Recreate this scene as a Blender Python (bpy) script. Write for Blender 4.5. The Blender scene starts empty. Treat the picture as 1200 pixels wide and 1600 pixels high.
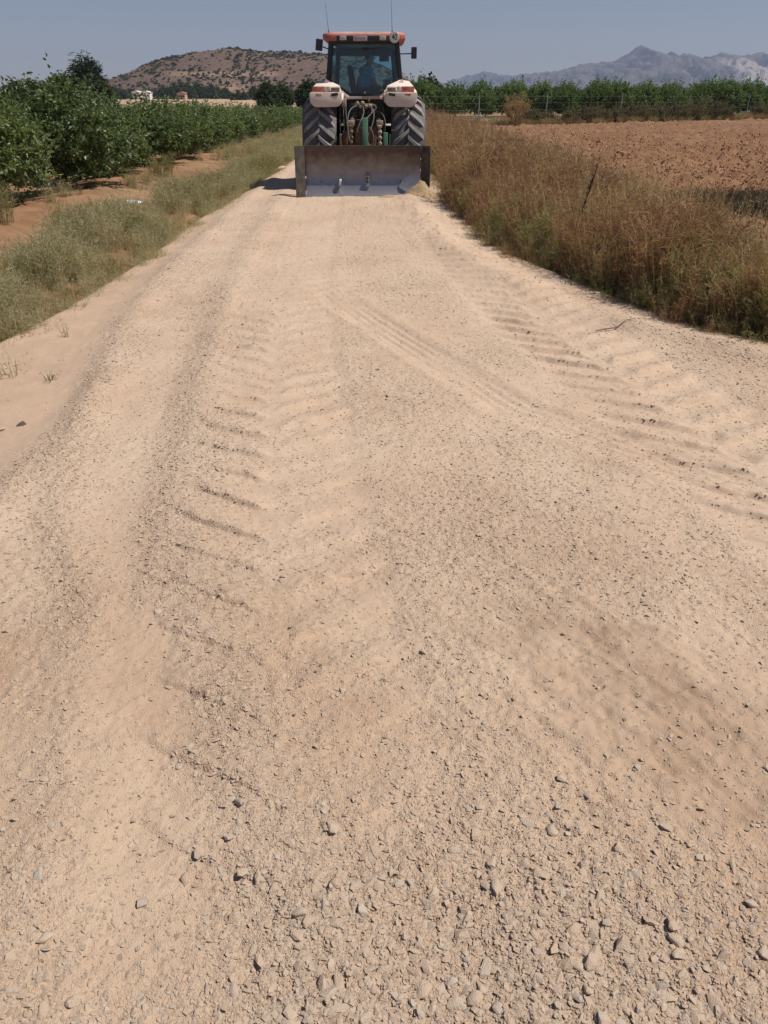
import bpy, bmesh, math, random
import numpy as np
from mathutils import Vector, Matrix, Euler

S = bpy.context.scene
COL = S.collection
R = math.radians
rng = np.random.default_rng(11)
random.seed(11)

# ------------------------------------------------------------------ camera
cam_d = bpy.data.cameras.new('camera')
cam_d.sensor_fit = 'AUTO'; cam_d.sensor_width = 36.0; cam_d.lens = 26.0
cam_d.clip_start = 0.05; cam_d.clip_end = 30000.0
cam = bpy.data.objects.new('camera', cam_d)
cam.location = (0, 0, 1.7)
cam.rotation_euler = (R(90 - 29.357), 0, 0)
COL.objects.link(cam)
S.camera = cam

# ------------------------------------------------------------------ sky and sun
SUN_EL, SUN_AZ = 58.0, 95.0          # azimuth clockwise from +Y (straight ahead) towards +X
world = bpy.data.worlds.new('World'); S.world = world
world.use_nodes = True
wn = world.node_tree
for n in list(wn.nodes): wn.nodes.remove(n)
wo = wn.nodes.new('ShaderNodeOutputWorld'); wb = wn.nodes.new('ShaderNodeBackground')
sk = wn.nodes.new('ShaderNodeTexSky'); sk.sky_type = 'NISHITA'; sk.sun_disc = False
sk.sun_elevation = R(SUN_EL); sk.sun_rotation = R(SUN_AZ)
sk.altitude = 100; sk.air_density = 1.0; sk.dust_density = 0.1; sk.ozone_density = 2.0
tint = wn.nodes.new('ShaderNodeMix'); tint.data_type = 'RGBA'; tint.blend_type = 'MULTIPLY'
tint.inputs[0].default_value = 1.0; tint.inputs[7].default_value = (0.82, 0.77, 0.86, 1)
wn.links.new(sk.outputs[0], tint.inputs[6]); wn.links.new(tint.outputs[2], wb.inputs[0])
wb.inputs[1].default_value = 0.07
wn.links.new(wb.outputs[0], wo.inputs[0])

sd = bpy.data.lights.new('sun', 'SUN'); sd.energy = 4.9; sd.angle = R(0.6); sd.color = (1.0, 0.955, 0.88)
sun = bpy.data.objects.new('sun', sd); COL.objects.link(sun)
sv = Vector((math.sin(R(SUN_AZ)) * math.cos(R(SUN_EL)), math.cos(R(SUN_AZ)) * math.cos(R(SUN_EL)), math.sin(R(SUN_EL))))
sun.rotation_euler = sv.to_track_quat('Z', 'Y').to_euler()
sun.location = (20, 5, 40)

S.view_settings.view_transform = 'Standard'
S.view_settings.look = 'None'
S.view_settings.gamma = 1.0
S.view_settings.exposure = 0.0
S.view_settings.use_curve_mapping = False
S.render.engine = 'CYCLES'
S.cycles.max_bounces = 6
S.cycles.diffuse_bounces = 3
S.cycles.glossy_bounces = 3
S.cycles.transparent_max_bounces = 12
S.cycles.volume_bounces = 0

# ------------------------------------------------------------------ helpers
def tag(o, label=None, cat=None, group=None, kind=None):
    if label: o['label'] = label
    if cat: o['category'] = cat
    if group: o['group'] = group
    if kind: o['kind'] = kind
    return o

def thing(name, label, cat, loc=(0, 0, 0), rz=0.0, group=None):
    o = bpy.data.objects.new(name, None); COL.objects.link(o)
    o.empty_display_size = 0.2
    o.location = loc; o.rotation_euler = (0, 0, rz)
    return tag(o, label, cat, group)

def link(name, me, mat=None, parent=None, loc=None):
    o = bpy.data.objects.new(name, me); COL.objects.link(o)
    if mat is not None and len(me.materials) == 0: me.materials.append(mat)
    o.parent = parent
    if loc is not None: o.location = loc
    return o

def copy_tree(o, parent=None):
    c = o.copy(); COL.objects.link(c); c.parent = parent
    for ch in list(o.children): copy_tree(ch, c)
    return c

def np_mesh(name, V, F, smooth=False, attrs=None, colors=None):
    """V (n,3); F list of int arrays each (m,k)"""
    me = bpy.data.meshes.new(name)
    V = np.asarray(V, dtype=np.float32)
    if not isinstance(F, (list, tuple)): F = [F]
    F = [np.asarray(f, dtype=np.int32) for f in F if len(f)]
    loops = np.concatenate([f.ravel() for f in F]) if F else np.zeros(0, np.int32)
    tot = np.concatenate([np.full(len(f), f.shape[1], np.int32) for f in F]) if F else np.zeros(0, np.int32)
    st = np.concatenate([[0], np.cumsum(tot)[:-1]]).astype(np.int32) if len(tot) else tot
    me.vertices.add(len(V)); me.vertices.foreach_set('co', V.ravel())
    if len(tot):
        me.loops.add(len(loops)); me.loops.foreach_set('vertex_index', loops)
        me.polygons.add(len(tot)); me.polygons.foreach_set('loop_start', st)
        me.polygons.foreach_set('loop_total', tot)
        me.polygons.foreach_set('use_smooth', np.full(len(tot), smooth, dtype=bool))
    me.update(calc_edges=True)
    if attrs:
        for k, v in attrs.items():
            v = np.asarray(v, dtype=np.float32)
            if v.ndim == 1:
                a = me.attributes.new(k, 'FLOAT', 'POINT'); a.data.foreach_set('value', v)
            else:
                a = me.attributes.new(k, 'FLOAT_VECTOR', 'POINT'); a.data.foreach_set('vector', v.ravel())
    if colors:
        for k, v in colors.items():
            v = np.asarray(v, dtype=np.float32)
            if v.shape[1] == 3: v = np.concatenate([v, np.ones((len(v), 1), np.float32)], 1)
            a = me.color_attributes.new(k, 'FLOAT_COLOR', 'POINT'); a.data.foreach_set('color', v.ravel())
    return me

def grid_faces(nr, nc):
    i = np.arange(nr * nc).reshape(nr, nc)
    return np.stack([i[:-1, :-1].ravel(), i[:-1, 1:].ravel(), i[1:, 1:].ravel(), i[1:, :-1].ravel()], 1)

def _hash(ix, iy, seed):
    h = (ix.astype(np.int64) * 374761393 + iy.astype(np.int64) * 668265263 + seed * 974634523) & 0xFFFFFFFF
    h = ((h ^ (h >> 13)) * 1274126177) & 0xFFFFFFFF
    return (h ^ (h >> 16)).astype(np.float64) / 4294967295.0

def noise(x, y, seed=0):
    x = np.asarray(x, float); y = np.asarray(y, float)
    x0 = np.floor(x); y0 = np.floor(y); fx = x - x0; fy = y - y0
    def gd(ix, iy, dx, dy):
        a = _hash(ix, iy, seed) * 2 * np.pi
        return np.cos(a) * dx + np.sin(a) * dy
    u = fx * fx * fx * (fx * (fx * 6 - 15) + 10); v = fy * fy * fy * (fy * (fy * 6 - 15) + 10)
    a = gd(x0, y0, fx, fy); b = gd(x0 + 1, y0, fx - 1, fy)
    c = gd(x0, y0 + 1, fx, fy - 1); d = gd(x0 + 1, y0 + 1, fx - 1, fy - 1)
    return ((a + (b - a) * u) + ((c + (d - c) * u) - (a + (b - a) * u)) * v) * 1.5

def fbm(x, y, o=4, seed=0, lac=2.03, gain=0.5):
    s = 0; a = 1.0; t = 0
    for k in range(o):
        s = s + a * noise(x, y, seed + k * 17); t += a
        x = x * lac + 3.7; y = y * lac - 1.3; a *= gain
    return s / t

def sstep(a, b, x):
    t = np.clip((x - a) / (b - a), 0, 1); return t * t * (3 - 2 * t)

def lerp(a, b, t): return a + (b - a) * t

def mixc(c0, c1, t):
    t = np.asarray(t)[:, None]; return np.asarray(c0) * (1 - t) + np.asarray(c1) * t

# ------------------------------------------------------------------ material helpers
class NT:
    def __init__(s, name):
        s.m = bpy.data.materials.new(name); s.m.use_nodes = True
        s.t = s.m.node_tree; s.t.nodes.clear()
        s.out = s.t.nodes.new('ShaderNodeOutputMaterial')
    def put(s, sock, v):
        if isinstance(v, bpy.types.NodeSocket): s.t.links.new(v, sock)
        elif isinstance(v, (tuple, list)) and len(v) == 3 and sock.type == 'RGBA': sock.default_value = (*v, 1)
        else: sock.default_value = v
    def n(s, typ, props=None, **ins):
        nd = s.t.nodes.new(typ)
        for k, v in (props or {}).items(): setattr(nd, k, v)
        for k, v in ins.items(): s.put(nd.inputs[k.replace('_', ' ')], v)
        return nd
    def mix(s, f, a, b, mode='MIX'):
        nd = s.t.nodes.new('ShaderNodeMix'); nd.data_type = 'RGBA'; nd.blend_type = mode
        s.put(nd.inputs[0], f); s.put(nd.inputs[6], a); s.put(nd.inputs[7], b); return nd.outputs[2]
    def math(s, op, a, b=0.0, clamp=False):
        nd = s.t.nodes.new('ShaderNodeMath'); nd.operation = op; nd.use_clamp = clamp
        s.put(nd.inputs[0], a); s.put(nd.inputs[1], b); return nd.outputs[0]
    def rng(s, v, a, b, c=0.0, d=1.0):
        nd = s.n('ShaderNodeMapRange', None, Value=v, From_Min=a, From_Max=b, To_Min=c, To_Max=d); return nd.outputs[0]
    def ramp(s, v, stops, interp='LINEAR'):
        nd = s.t.nodes.new('ShaderNodeValToRGB'); s.put(nd.inputs[0], v); cr = nd.color_ramp; cr.interpolation = interp
        while len(cr.elements) < len(stops): cr.elements.new(0.5)
        for e, (p, c) in zip(cr.elements, stops): e.position = p; e.color = (*c, 1)
        return nd.outputs[0]
    def noise(s, vec, scale, detail=4.0, rough=0.55):
        nd = s.n('ShaderNodeTexNoise', None, Scale=scale, Detail=detail, Roughness=rough)
        if vec is not None: s.put(nd.inputs['Vector'], vec)
        return nd.outputs['Fac']
    def pos(s): return s.n('ShaderNodeNewGeometry').outputs['Position']
    def obco(s): return s.n('ShaderNodeTexCoord').outputs['Object']
    def attr(s, name, typ='GEOMETRY'): return s.n('ShaderNodeAttribute', {'attribute_name': name, 'attribute_type': typ})
    def bump(s, h, strength, dist, normal=None):
        nd = s.n('ShaderNodeBump', None, Strength=strength, Distance=dist, Height=h)
        if normal is not None: s.put(nd.inputs['Normal'], normal)
        return nd.outputs[0]
    def bsdf(s, color, rough=0.8, metal=0.0, normal=None, spec=0.3, **kw):
        b = s.n('ShaderNodeBsdfPrincipled', None, Base_Color=color, Roughness=rough, Metallic=metal, Specular_IOR_Level=spec, **kw)
        if normal is not None: s.put(b.inputs['Normal'], normal)
        s.t.links.new(b.outputs[0], s.out.inputs[0]); return b

def pbr(name, col, rough=0.6, metal=0.0, var=0.12, scale=8.0, dust=0.0, dustcol=(0.46, 0.35, 0.25), bump=0.0, bscale=60.0, spec=0.4, worn=None, wornf=0.0):
    g = NT(name); co = g.obco()
    c = g.mix(g.rng(g.noise(co, scale), 0.3, 0.7), tuple(x * (1 - var) for x in col), tuple(min(1, x * (1 + var)) for x in col))
    if worn:
        c = g.mix(g.rng(g.noise(co, scale * 1.7, 6), 0.62 - wornf * 0.3, 0.68 - wornf * 0.3), c, worn)
    r = rough
    if dust > 0:
        up = g.n('ShaderNodeSeparateXYZ', None, Vector=g.n('ShaderNodeNewGeometry').outputs['Normal']).outputs[2]
        f = g.math('ADD', g.rng(up, 0.1, 1.0, 0.0, 0.5 * dust), g.rng(g.noise(co, scale * 0.6, 6), 0.4, 0.75, 0.0, dust), True)
        c = g.mix(f, c, dustcol); r = g.rng(f, 0, 1, rough, 0.95)
    nrm = g.bump(g.noise(co, bscale, 3), bump, 0.01) if bump else None
    g.bsdf(c, r, metal, nrm, spec)
    return g.m

def foliage(name, cols, trans=0.3, rough=0.5, spec=0.35, patch=None):
    """leaf colour from the per-leaf attribute 'tint' (0..1) and the plant's own random value"""
    g = NT(name)
    t = g.attr('tint').outputs['Fac']
    rnd = g.n('ShaderNodeObjectInfo').outputs['Random']
    k = g.math('ADD', g.math('MULTIPLY', t, 0.68), g.math('MULTIPLY', rnd, 0.32), True)
    c = g.ramp(k, [(i / (len(cols) - 1), x) for i, x in enumerate(cols)])
    if patch:
        pc, sc, lo, hi = patch
        c = g.mix(g.rng(g.noise(g.pos(), sc, 2), lo, hi), c, pc)
    b = g.n('ShaderNodeBsdfPrincipled', None, Base_Color=c, Roughness=rough, Specular_IOR_Level=spec)
    tr = g.n('ShaderNodeBsdfTranslucent', None, Color=g.mix(1.0, c, (1.0, 1.0, 0.55), 'MULTIPLY'))
    mx = g.n('ShaderNodeMixShader', None, Fac=trans)
    g.t.links.new(b.outputs[0], mx.inputs[1]); g.t.links.new(tr.outputs[0], mx.inputs[2])
    g.t.links.new(mx.outputs[0], g.out.inputs[0])
    return g.m

# ------------------------------------------------------------------ scatter (one object of "stuff")
def hidden_collection(name, meshes):
    c = bpy.data.collections.new(name)
    for i, me in enumerate(meshes):
        o = bpy.data.objects.new('%s_%02d' % (name, i), me); c.objects.link(o)
    return c

def scatter(name, P, rot, scl, idx, coll, parent=None):
    P = np.asarray(P, float); n = len(P)
    scl = np.asarray(scl, float)
    if scl.ndim == 1: scl = np.repeat(scl[:, None], 3, 1)
    me = np_mesh(name, P, [], attrs={'irot': rot, 'iscl': scl})
    a = me.attributes.new('iidx', 'INT', 'POINT'); a.data.foreach_set('value', np.asarray(idx, np.int32))
    o = link(name, me, None, parent)
    ng = bpy.data.node_groups.new(name + '_scatter', 'GeometryNodeTree')
    ng.interface.new_socket('Geometry', in_out='INPUT', socket_type='NodeSocketGeometry')
    ng.interface.new_socket('Geometry', in_out='OUTPUT', socket_type='NodeSocketGeometry')
    N = ng.nodes; L = ng.links
    gi = N.new('NodeGroupInput'); go = N.new('NodeGroupOutput')
    ci = N.new('GeometryNodeCollectionInfo'); ci.inputs[0].default_value = coll
    ci.inputs['Separate Children'].default_value = True; ci.inputs['Reset Children'].default_value = True
    ip = N.new('GeometryNodeInstanceOnPoints'); ip.inputs['Pick Instance'].default_value = True
    def na(nm, t):
        q = N.new('GeometryNodeInputNamedAttribute'); q.data_type = t; q.inputs['Name'].default_value = nm; return q.outputs[0]
    er = N.new('FunctionNodeEulerToRotation')
    L.new(gi.outputs[0], ip.inputs['Points']); L.new(ci.outputs[0], ip.inputs['Instance'])
    L.new(na('iidx', 'INT'), ip.inputs['Instance Index'])
    L.new(na('irot', 'FLOAT_VECTOR'), er.inputs[0]); L.new(er.outputs[0], ip.inputs['Rotation'])
    L.new(na('iscl', 'FLOAT_VECTOR'), ip.inputs['Scale'])
    L.new(ip.outputs[0], go.inputs[0])
    md = o.modifiers.new('scatter', 'NODES'); md.node_group = ng
    return o

# ------------------------------------------------------------------ mesh builder for made things
class MB:
    def __init__(s): s.v = []; s.f = []
    def add(s, V, F):
        b = len(s.v); s.v += [tuple(p) for p in V]; s.f += [tuple(i + b for i in q) for q in F]; return s
    def box(s, c, d, rot=None):
        x, y, z = d[0] / 2, d[1] / 2, d[2] / 2
        V = [Vector((i * x, j * y, k * z)) for k in (-1, 1) for j in (-1, 1) for i in (-1, 1)]
        if rot is not None:
            m = Euler(rot).to_matrix(); V = [m @ p for p in V]
        V = [p + Vector(c) for p in V]
        return s.add(V, [(0, 2, 3, 1), (4, 5, 7, 6), (0, 1, 5, 4), (2, 6, 7, 3), (0, 4, 6, 2), (1, 3, 7, 5)])
    def tube(s, pts, r, n=8, cap=True):
        pts = [Vector(p) for p in pts]; rr = r if isinstance(r, (list, tuple)) else [r] * len(pts)
        V = []; F = []; prev = None
        for i, p in enumerate(pts):
            d = (pts[min(i + 1, len(pts) - 1)] - pts[max(i - 1, 0)]).normalized()
            if prev is None: a = d.orthogonal().normalized()
            else: a = (prev - d * prev.dot(d)).normalized()
            prev = a; b = d.cross(a)
            for k in range(n):
                t = 2 * math.pi * k / n; V.append(p + (a * math.cos(t) + b * math.sin(t)) * rr[i])
        for i in range(len(pts) - 1):
            for k in range(n):
                F.append((i * n + k, i * n + (k + 1) % n, (i + 1) * n + (k + 1) % n, (i + 1) * n + k))
        if cap: F += [tuple(range(n))[::-1], tuple((len(pts) - 1) * n + k for k in range(n))]
        return s.add(V, F)
    def prism(s, poly, a0, a1, axis='y'):
        """poly: 2-d outline (counter-clockwise), extruded along axis from a0 to a1"""
        def P(p, a):
            return {'y': (p[0], a, p[1]), 'x': (a, p[0], p[1]), 'z': (p[0], p[1], a)}[axis]
        n = len(poly)
        V = [P(p, a0) for p in poly] + [P(p, a1) for p in poly]
        F = [tuple(range(n))[::-1], tuple(range(n, 2 * n))] + [(i, (i + 1) % n, n + (i + 1) % n, n + i) for i in range(n)]
        return s.add(V, F)
    def lathe(s, prof, n=32, c=(0, 0, 0), axis='x', closed=False):
        V = []; F = []
        m = len(prof)
        for k in range(n):
            t = 2 * math.pi * k / n
            for (a, r) in prof:
                u, w = r * math.cos(t), r * math.sin(t)
                p = {'x': (a, u, w), 'y': (u, a, w), 'z': (u, w, a)}[axis]
                V.append((p[0] + c[0], p[1] + c[1], p[2] + c[2]))
        for k in range(n):
            for j in range(m - 1 + (1 if closed else 0)):
                F.append((k * m + j, ((k + 1) % n) * m + j, ((k + 1) % n) * m + (j + 1) % m, k * m + (j + 1) % m))
        return s.add(V, F)
    def build(s, name, mat, parent=None, smooth=35, bevel=0.0, loc=None):
        me = bpy.data.meshes.new(name); me.from_pydata(s.v, [], s.f); me.update()
        bm = bmesh.new(); bm.from_mesh(me); bmesh.ops.recalc_face_normals(bm, faces=bm.faces)
        if bevel > 0:
            ed = [e for e in bm.edges if len(e.link_faces) == 2 and e.calc_face_angle(0) > R(40)]
            bmesh.ops.bevel(bm, geom=ed, offset=bevel, segments=2, affect='EDGES', profile=0.6, clamp_overlap=True)
        bm.to_mesh(me); bm.free()
        if smooth:
            me.polygons.foreach_set('use_smooth', np.ones(len(me.polygons), bool))
            me.set_sharp_from_angle(angle=R(smooth))
        return link(name, me, mat, parent, loc)

def bez(p0, p1, p2, p3, n=12):
    p0, p1, p2, p3 = map(Vector, (p0, p1, p2, p3))
    return [p0 * (1 - t) ** 3 + p1 * 3 * t * (1 - t) ** 2 + p2 * 3 * t * t * (1 - t) + p3 * t ** 3 for t in [i / n for i in range(n + 1)]]
# ================================================================== THE LAND
IP = np.interp
def xL(y): return IP(y, [-8, .4, 3.15, 4.3, 4.9, 6.4, 8, 10.3, 15, 21, 60], [-2.1, -1.95, -1.9, -1.87, -2.04, -2.28, -2.45, -2.54, -2.68, -2.64, -2.6])
def xV(y): return IP(y, [-8, 4, 5.5, 7, 8.3, 9.8, 12.6, 16, 22, 60], [-3.1, -3.0, -2.93, -2.76, -2.72, -2.68, -2.77, -2.65, -2.6, -2.6])
def xR(y): return IP(y, [-8, 3, 5, 5.67, 6.03, 6.43, 7.96, 9.4, 12, 15, 60], [6.5, 4.8, 3.5, 3.0, 2.64, 2.3, 1.68, 1.25, .98, .88, .8])
def cA(y): return IP(y, [-8, .4, .9, 1.4, 2.7, 4.5, 7, 10, 16, 60], [.3, -.1, -.17, -.25, -.47, -.7, -.95, -1.1, -1.25, -1.3])
def cB(y): return IP(y, [-8, 1.5, 2.5, 3.5, 4.5, 6, 7.5, 10, 16, 60], [3.2, 2.3, 2.1, 1.95, 1.75, 1.45, 1.25, 1.0, .5, .45])
def cC(y): return IP(y, [1.5, 2.4, 3.15, 4.3, 5.6, 6.9, 7.6, 9, 12, 60], [4.4, 2.9, 1.86, .8, .2, -.35, -.6, -.8, -.9, -.9])
def cG(y): return IP(y, [-8, .9, 1.7, 2.3, 3.2, 4.5, 6.9, 10, 16, 60], [.4, -.1, -.5, -.8, -1.0, -1.2, -1.5, -1.75, -2.0, -2.0])     # gravel strip
def cE(y): return IP(y, [-8, 1.2, 1.8, 2.3, 2.9, 4.3, 60], [-.6, -.85, -1.0, -1.12, -1.5, -1.87, -2.6])                             # dark stone line
def xF(y): return IP(y, [0, 9, 11.4, 14, 17.5, 20.6, 29.5, 46, 60], [5.0, 4.6, 4.5, 4.6, 4.7, 4.6, 4.5, 4.3, 4.3])                  # near edge of the ploughed field
def yFar(x): return 53.0 + (x - 5.0) * 0.66                                                                                          # far edge of it

def chevron(x, y, c, hw, pitch, seed):
    s = (x - c(y)) / hw; a = np.abs(s)
    side = np.where(s < 0, 0.0, 0.5)
    wob = 0.18 * noise(x * 1.3, y * 1.3, seed) + 0.05 * noise(x * 9, y * 9, seed + 1) 
    ph = (y - 0.42 * hw * a * 1.25) / pitch + side + wob
    ph = ph - np.floor(ph)
    prof = sstep(0, 1, ph / IP(y, [3, 5, 9], [.075, .10, .15])) * (1 - sstep(.16, .75, ph)) - .22
    crumb = .85 + .4 * fbm(x * 9, y * 9, 3, seed + 3)
    m = (1 - sstep(.70, 1.05, a + .12 * noise(x * 5, y * 5, seed + 2))) * sstep(.02, .22, a + .06 * noise(x * 6, y * 6, seed + 4)) * np.clip(crumb, .2, 1.3) * np.where(s < 0, 1.0, .80)
    return prof * m, (1 - sstep(.85, 1.15, a))

def road_macro(x, y):
    z = 0.03 - 0.004 * (x + .6) ** 2
    l = xL(y); v = xV(y); r = xR(y)
    z = z + 0.030 * np.exp(-((x - l - .10) / .13) ** 2) * (0.5 + .7 * (noise(x * 1.3, y * 1.9, 3) + .5))
    z = z - 0.040 * (1 - sstep(l - .25, l + .05, x))
    z = z + 0.075 * np.exp(-((x - r + .38) / .27) ** 2) * (.8 + .5 * noise(x * .9, y * 1.1, 5))
    z = z + 0.022 * np.exp(-((x - cG(y)) / .15) ** 2) + .016 * np.exp(-((x - cE(y)) / .10) ** 2) * (y < 5)
    # spill over the edges, then dive under the surrounding ground
    z = z - 0.30 * sstep(v - .15, v - .75, x) - 0.30 * sstep(r + .25, r + .95, x)
    z = z + .020 * fbm(x * .8, y * .55, 3, 9)
    return z

def road_z(x, y, micro=True):
    z = road_macro(x, y)
    far = 1 / (1 + (y / 14.0) ** 2)
    pA, mA = chevron(x, y, cA, .46, .27, 21)
    pB, mB = chevron(x, y, cB, .52, .28, 31)
    nA = IP(y, [.8, 1.5, 2.2, 3.6, 5, 8, 14], [.50, .70, .90, .90, .70, .48, .40]) * (.55 + .55 * sstep(-.35, .25, noise(x * 1.3 + 4, y * 1.1, 41))); nB = .55 + .6 * sstep(-.3, .3, noise(x * .8, y * .8 + 9, 42))
    z = z + pA * .034 * nA * sstep(.8, 1.2, y) + pB * .040 * nB * sstep(2.0, 3.2, y) - mA * .012 - mB * .010
    sl = (cC(y + .05) - cC(y - .05)) / .1
    d = (x - cC(y)) / np.sqrt(1 + sl * sl)
    cf = 1 - sstep(6.2, 8.2, y)
    band = np.exp(-(d / .15) ** 4) * cf
    z = z + band * (-.015 + .0030 * np.sin(d * 2 * np.pi / .075) * (.5 + sstep(-.2, .3, noise(x * 1.5, y * 1.5, 63)))) + .008 * cf * np.exp(-((np.abs(d) - .21) / .05) ** 2)
    # streaks raked diagonally across the compacted patch on the right
    cp = np.exp(-(((x - .75) / .55) ** 2 + ((y - 1.75) / .75) ** 2))
    u = (x * .80 + y * .60); w = (x * .6 - y * .8)
    z = z + cp * (.009 * fbm(u * 15, w * 4.0, 4, 61) + .004 * fbm(x * 30, y * 30, 3, 64)) * 2
    if micro:
        peb = pebble(x, y)
        z = z + .006 * fbm(x * 4, y * 4, 3, 51) + .0060 * fbm(x * 17, y * 17, 3, 52) * (.4 + peb)
        z = z + .0050 * noise(x * 33, y * 33, 55) * (.3 + peb) * (y < 16)
        z = z + .0034 * noise(x * 60, y * 60, 53) * (.25 + peb) * (y < 9)
        z = z + .0016 * noise(x * 130, y * 130, 54) * (.3 + peb) * (y < 4)
    return z

def pebble(x, y):
    """how stony the surface is, 0 to 1"""
    n = fbm(x * 1.1, y * 1.0, 4, 71)
    p = .47 + .60 * n
    p = p + .72 * np.exp(-((x - cG(y) - .10 * noise(x * .7, y * .9, 77)) / .22) ** 2) * (1 - .7 * sstep(4.5, 8, y)) + .40 * np.exp(-((x - cE(y)) / .12) ** 2) * (y < 5) * (.6 + noise(x, y * 1.5, 78)) + .25 * np.exp(-((x - xL(y) - .12) / .15) ** 2)
    p = p - .55 * np.exp(-((x - (cG(y) + cE(y)) / 2 ) / .14) ** 2) * (y > 1.6) * (y < 6)
    _, mA = chevron(x, y, cA, .46, .27, 21); _, mB = chevron(x, y, cB, .52, .28, 31)
    p = p - .30 * mA * sstep(1.3, 2.2, y) - .50 * mB
    sl = (cC(y + .05) - cC(y - .05)) / .1
    p = p - .40 * np.exp(-((x - cC(y)) / np.sqrt(1 + sl * sl) / .2) ** 2)
    p = p + .45 * np.exp(-(((x - .25) / .75) ** 2 + ((y - .95) / .45) ** 2))          # stony patch at the viewer's feet
    p = p + .30 * np.exp(-(((x - .15) / .5) ** 2 + ((y - 2.2) / .9) ** 2))
    p = p - .38 * np.exp(-(((x - .85) / .42) ** 2 + ((y - 1.75) / .6) ** 2))          # compacted patch
    p = p - .55 * np.exp(-(((x + .48) / .35) ** 2 + ((y - 1.1) / .38) ** 2))          # soft dust lower left
    p = p + .30 * np.exp(-((x - xR(y) + .45) / .3) ** 2)
    p = p * sstep(xL(y) - .12, xL(y) + .02, x)
    return np.where(x > xL(y) - .1, np.clip(p, .22, 1.15), np.clip(p, .02, 1.15))

def road_colour(x, y):
    sand = np.array([.618, .455, .328]); brown = np.array([.500, .338, .222]); silt = np.array([.540, .385, .272]); pale = np.array([.690, .550, .405])
    n1 = fbm(x * .9, y * .7, 4, 81); n2 = fbm(x * 3.1, y * 2.6, 4, 82)
    t = np.clip(.62 - .50 * sstep(1.0, 3.6, y) + .40 * n1 + .25 * n2, 0, 1)
    c = mixc(sand, brown, t)
    c = c * (1 - .0) ; p = np.clip(.25 + .9 * fbm(x * 1.7 + 7, y * 1.2, 3, 83), 0, 1) * .5
    c = c * (1 - p[:, None]) + pale * p[:, None]
    cp = np.clip(1.15 * np.exp(-(((x - .85 + .5 * (y - 1.75)) / .34) ** 2 + ((y - 1.75) / .62) ** 2)), 0, 1)
    u = (x * .80 + y * .60); w = (x * .6 - y * .8)
    st = np.clip(.62 + .55 * fbm(u * 9, w * 2.6, 4, 84) + .75 * fbm(x * 2.6, y * 2.6, 4, 85), 0, 1)
    st = np.clip(st * (1 + .9 * fbm(x * 11, y * 11, 4, 86)), 0, 1); cp = sstep(.15, .85, cp + .5 * fbm(x * 6, y * 6, 4, 87))
    c = c * (1 - (cp * st * .58)[:, None]) + np.array([.345, .226, .148]) * (cp * st * .58)[:, None]
    lf = (1 - sstep(xL(y) - .25, xL(y) + .0, x))
    c = c * (1 - lf[:, None]) + silt * lf[:, None] * (1 + .12 * n2[:, None])
    # red soil showing at the left rim of the near road
    rs = np.exp(-(((x + 1.36) / .10) ** 2 + ((y - 1.75) / .25) ** 2)) * .8
    c = c * (1 - rs[:, None]) + np.array([.32, .15, .07]) * rs[:, None]
    gy = np.exp(-((x - cG(y)) / .14) ** 2) * .18 * (1 - .8 * sstep(4, 7, y))
    c = c * (1 - gy[:, None]) + np.array([.50, .41, .33]) * gy[:, None]
    return np.clip(c, .02, .9)

def ground_z(x, y):
    l = xV(y); r = xR(y)
    ins = sstep(l - .7, l - .2, x) * (1 - sstep(r + .2, r + .7, x)) * (y < 62)
    berm = .20 * np.exp(-((x + 5.7 + .35 * noise(x * 0 + 1, y * .25, 91)) / .95) ** 2) + .16 * np.exp(-((x + 11) / 1.1) ** 2) + .16 * np.exp(-((x + 16.3) / 1.1) ** 2)
    near = (1 - sstep(60, 90, y))
    z = -.02 + berm * near * sstep(4, 9, y) + (.05 * fbm(x * .9, y * .9, 4, 92) + .02 * noise(x * 4, y * 4, 93)) * near
    z = z - .45 * sstep(14, 58, y) * sstep(-3.5, -6.0, x) * (1 - sstep(90, 160, y)) 
    pl = sstep(xF(y) - .3, xF(y) + .3, x) * (1 - sstep(yFar(x) - .5, yFar(x) + 1.0, y)) * (x < 76)
    return z - .16 * ins - .22 * pl

def ground_colour(x, y):
    red = np.array([.270, .140, .076]); dry = np.array([.27, .185, .105]); straw = np.array([.36, .26, .15]); pale = np.array([.50, .37, .25]); grn = np.array([.16, .16, .07])
    n = fbm(x * .35, y * .3, 4, 95); n2 = fbm(x * 2, y * 2, 3, 96)
    c = mixc(red, np.array([.360, .210, .122]), np.clip(.35 + .8 * n2, 0, 1))
    gd = np.clip(.3 + 1.2 * n, 0, 1) * .5 * (x < -3)
    c = c * (1 - gd[:, None]) + straw * gd[:, None]
    rt = sstep(xR(y) - .3, xR(y) + .3, x)
    c = c * (1 - rt[:, None]) + dry * rt[:, None]
    # farm tracks crossing behind
    tr = np.exp(-((y - 43 - .05 * x) / 1.3) ** 4) * (x < 1)
    tr2 = np.exp(-((y - (yFar(x) + 9.5)) / 4.0) ** 4) * (x > 2)
    k = np.clip(tr + tr2, 0, 1)
    c = c * (1 - k[:, None]) + pale * k[:, None]
    ff = sstep(120, 170, y) * (1 - sstep(520, 600, y)) * sstep(10, -30, x)
    fp = ff * (.75 + .25 * (n > -.1))
    c = c * (1 - fp[:, None]) + np.array([.50, .355, .235]) * fp[:, None]
    fg = sstep(90, 130, y) * (1 - ff)
    c = c * (1 - fg[:, None]) + (np.array([.22, .17, .10])) * fg[:, None]
    return np.clip(c * (1 + .15 * n2[:, None]), .02, .9)

def axis(*segs):
    out = []
    for a, b, n in segs: out.append(np.linspace(a, b, n, endpoint=False))
    return np.concatenate(out + [[segs[-1][1]]])

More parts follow.
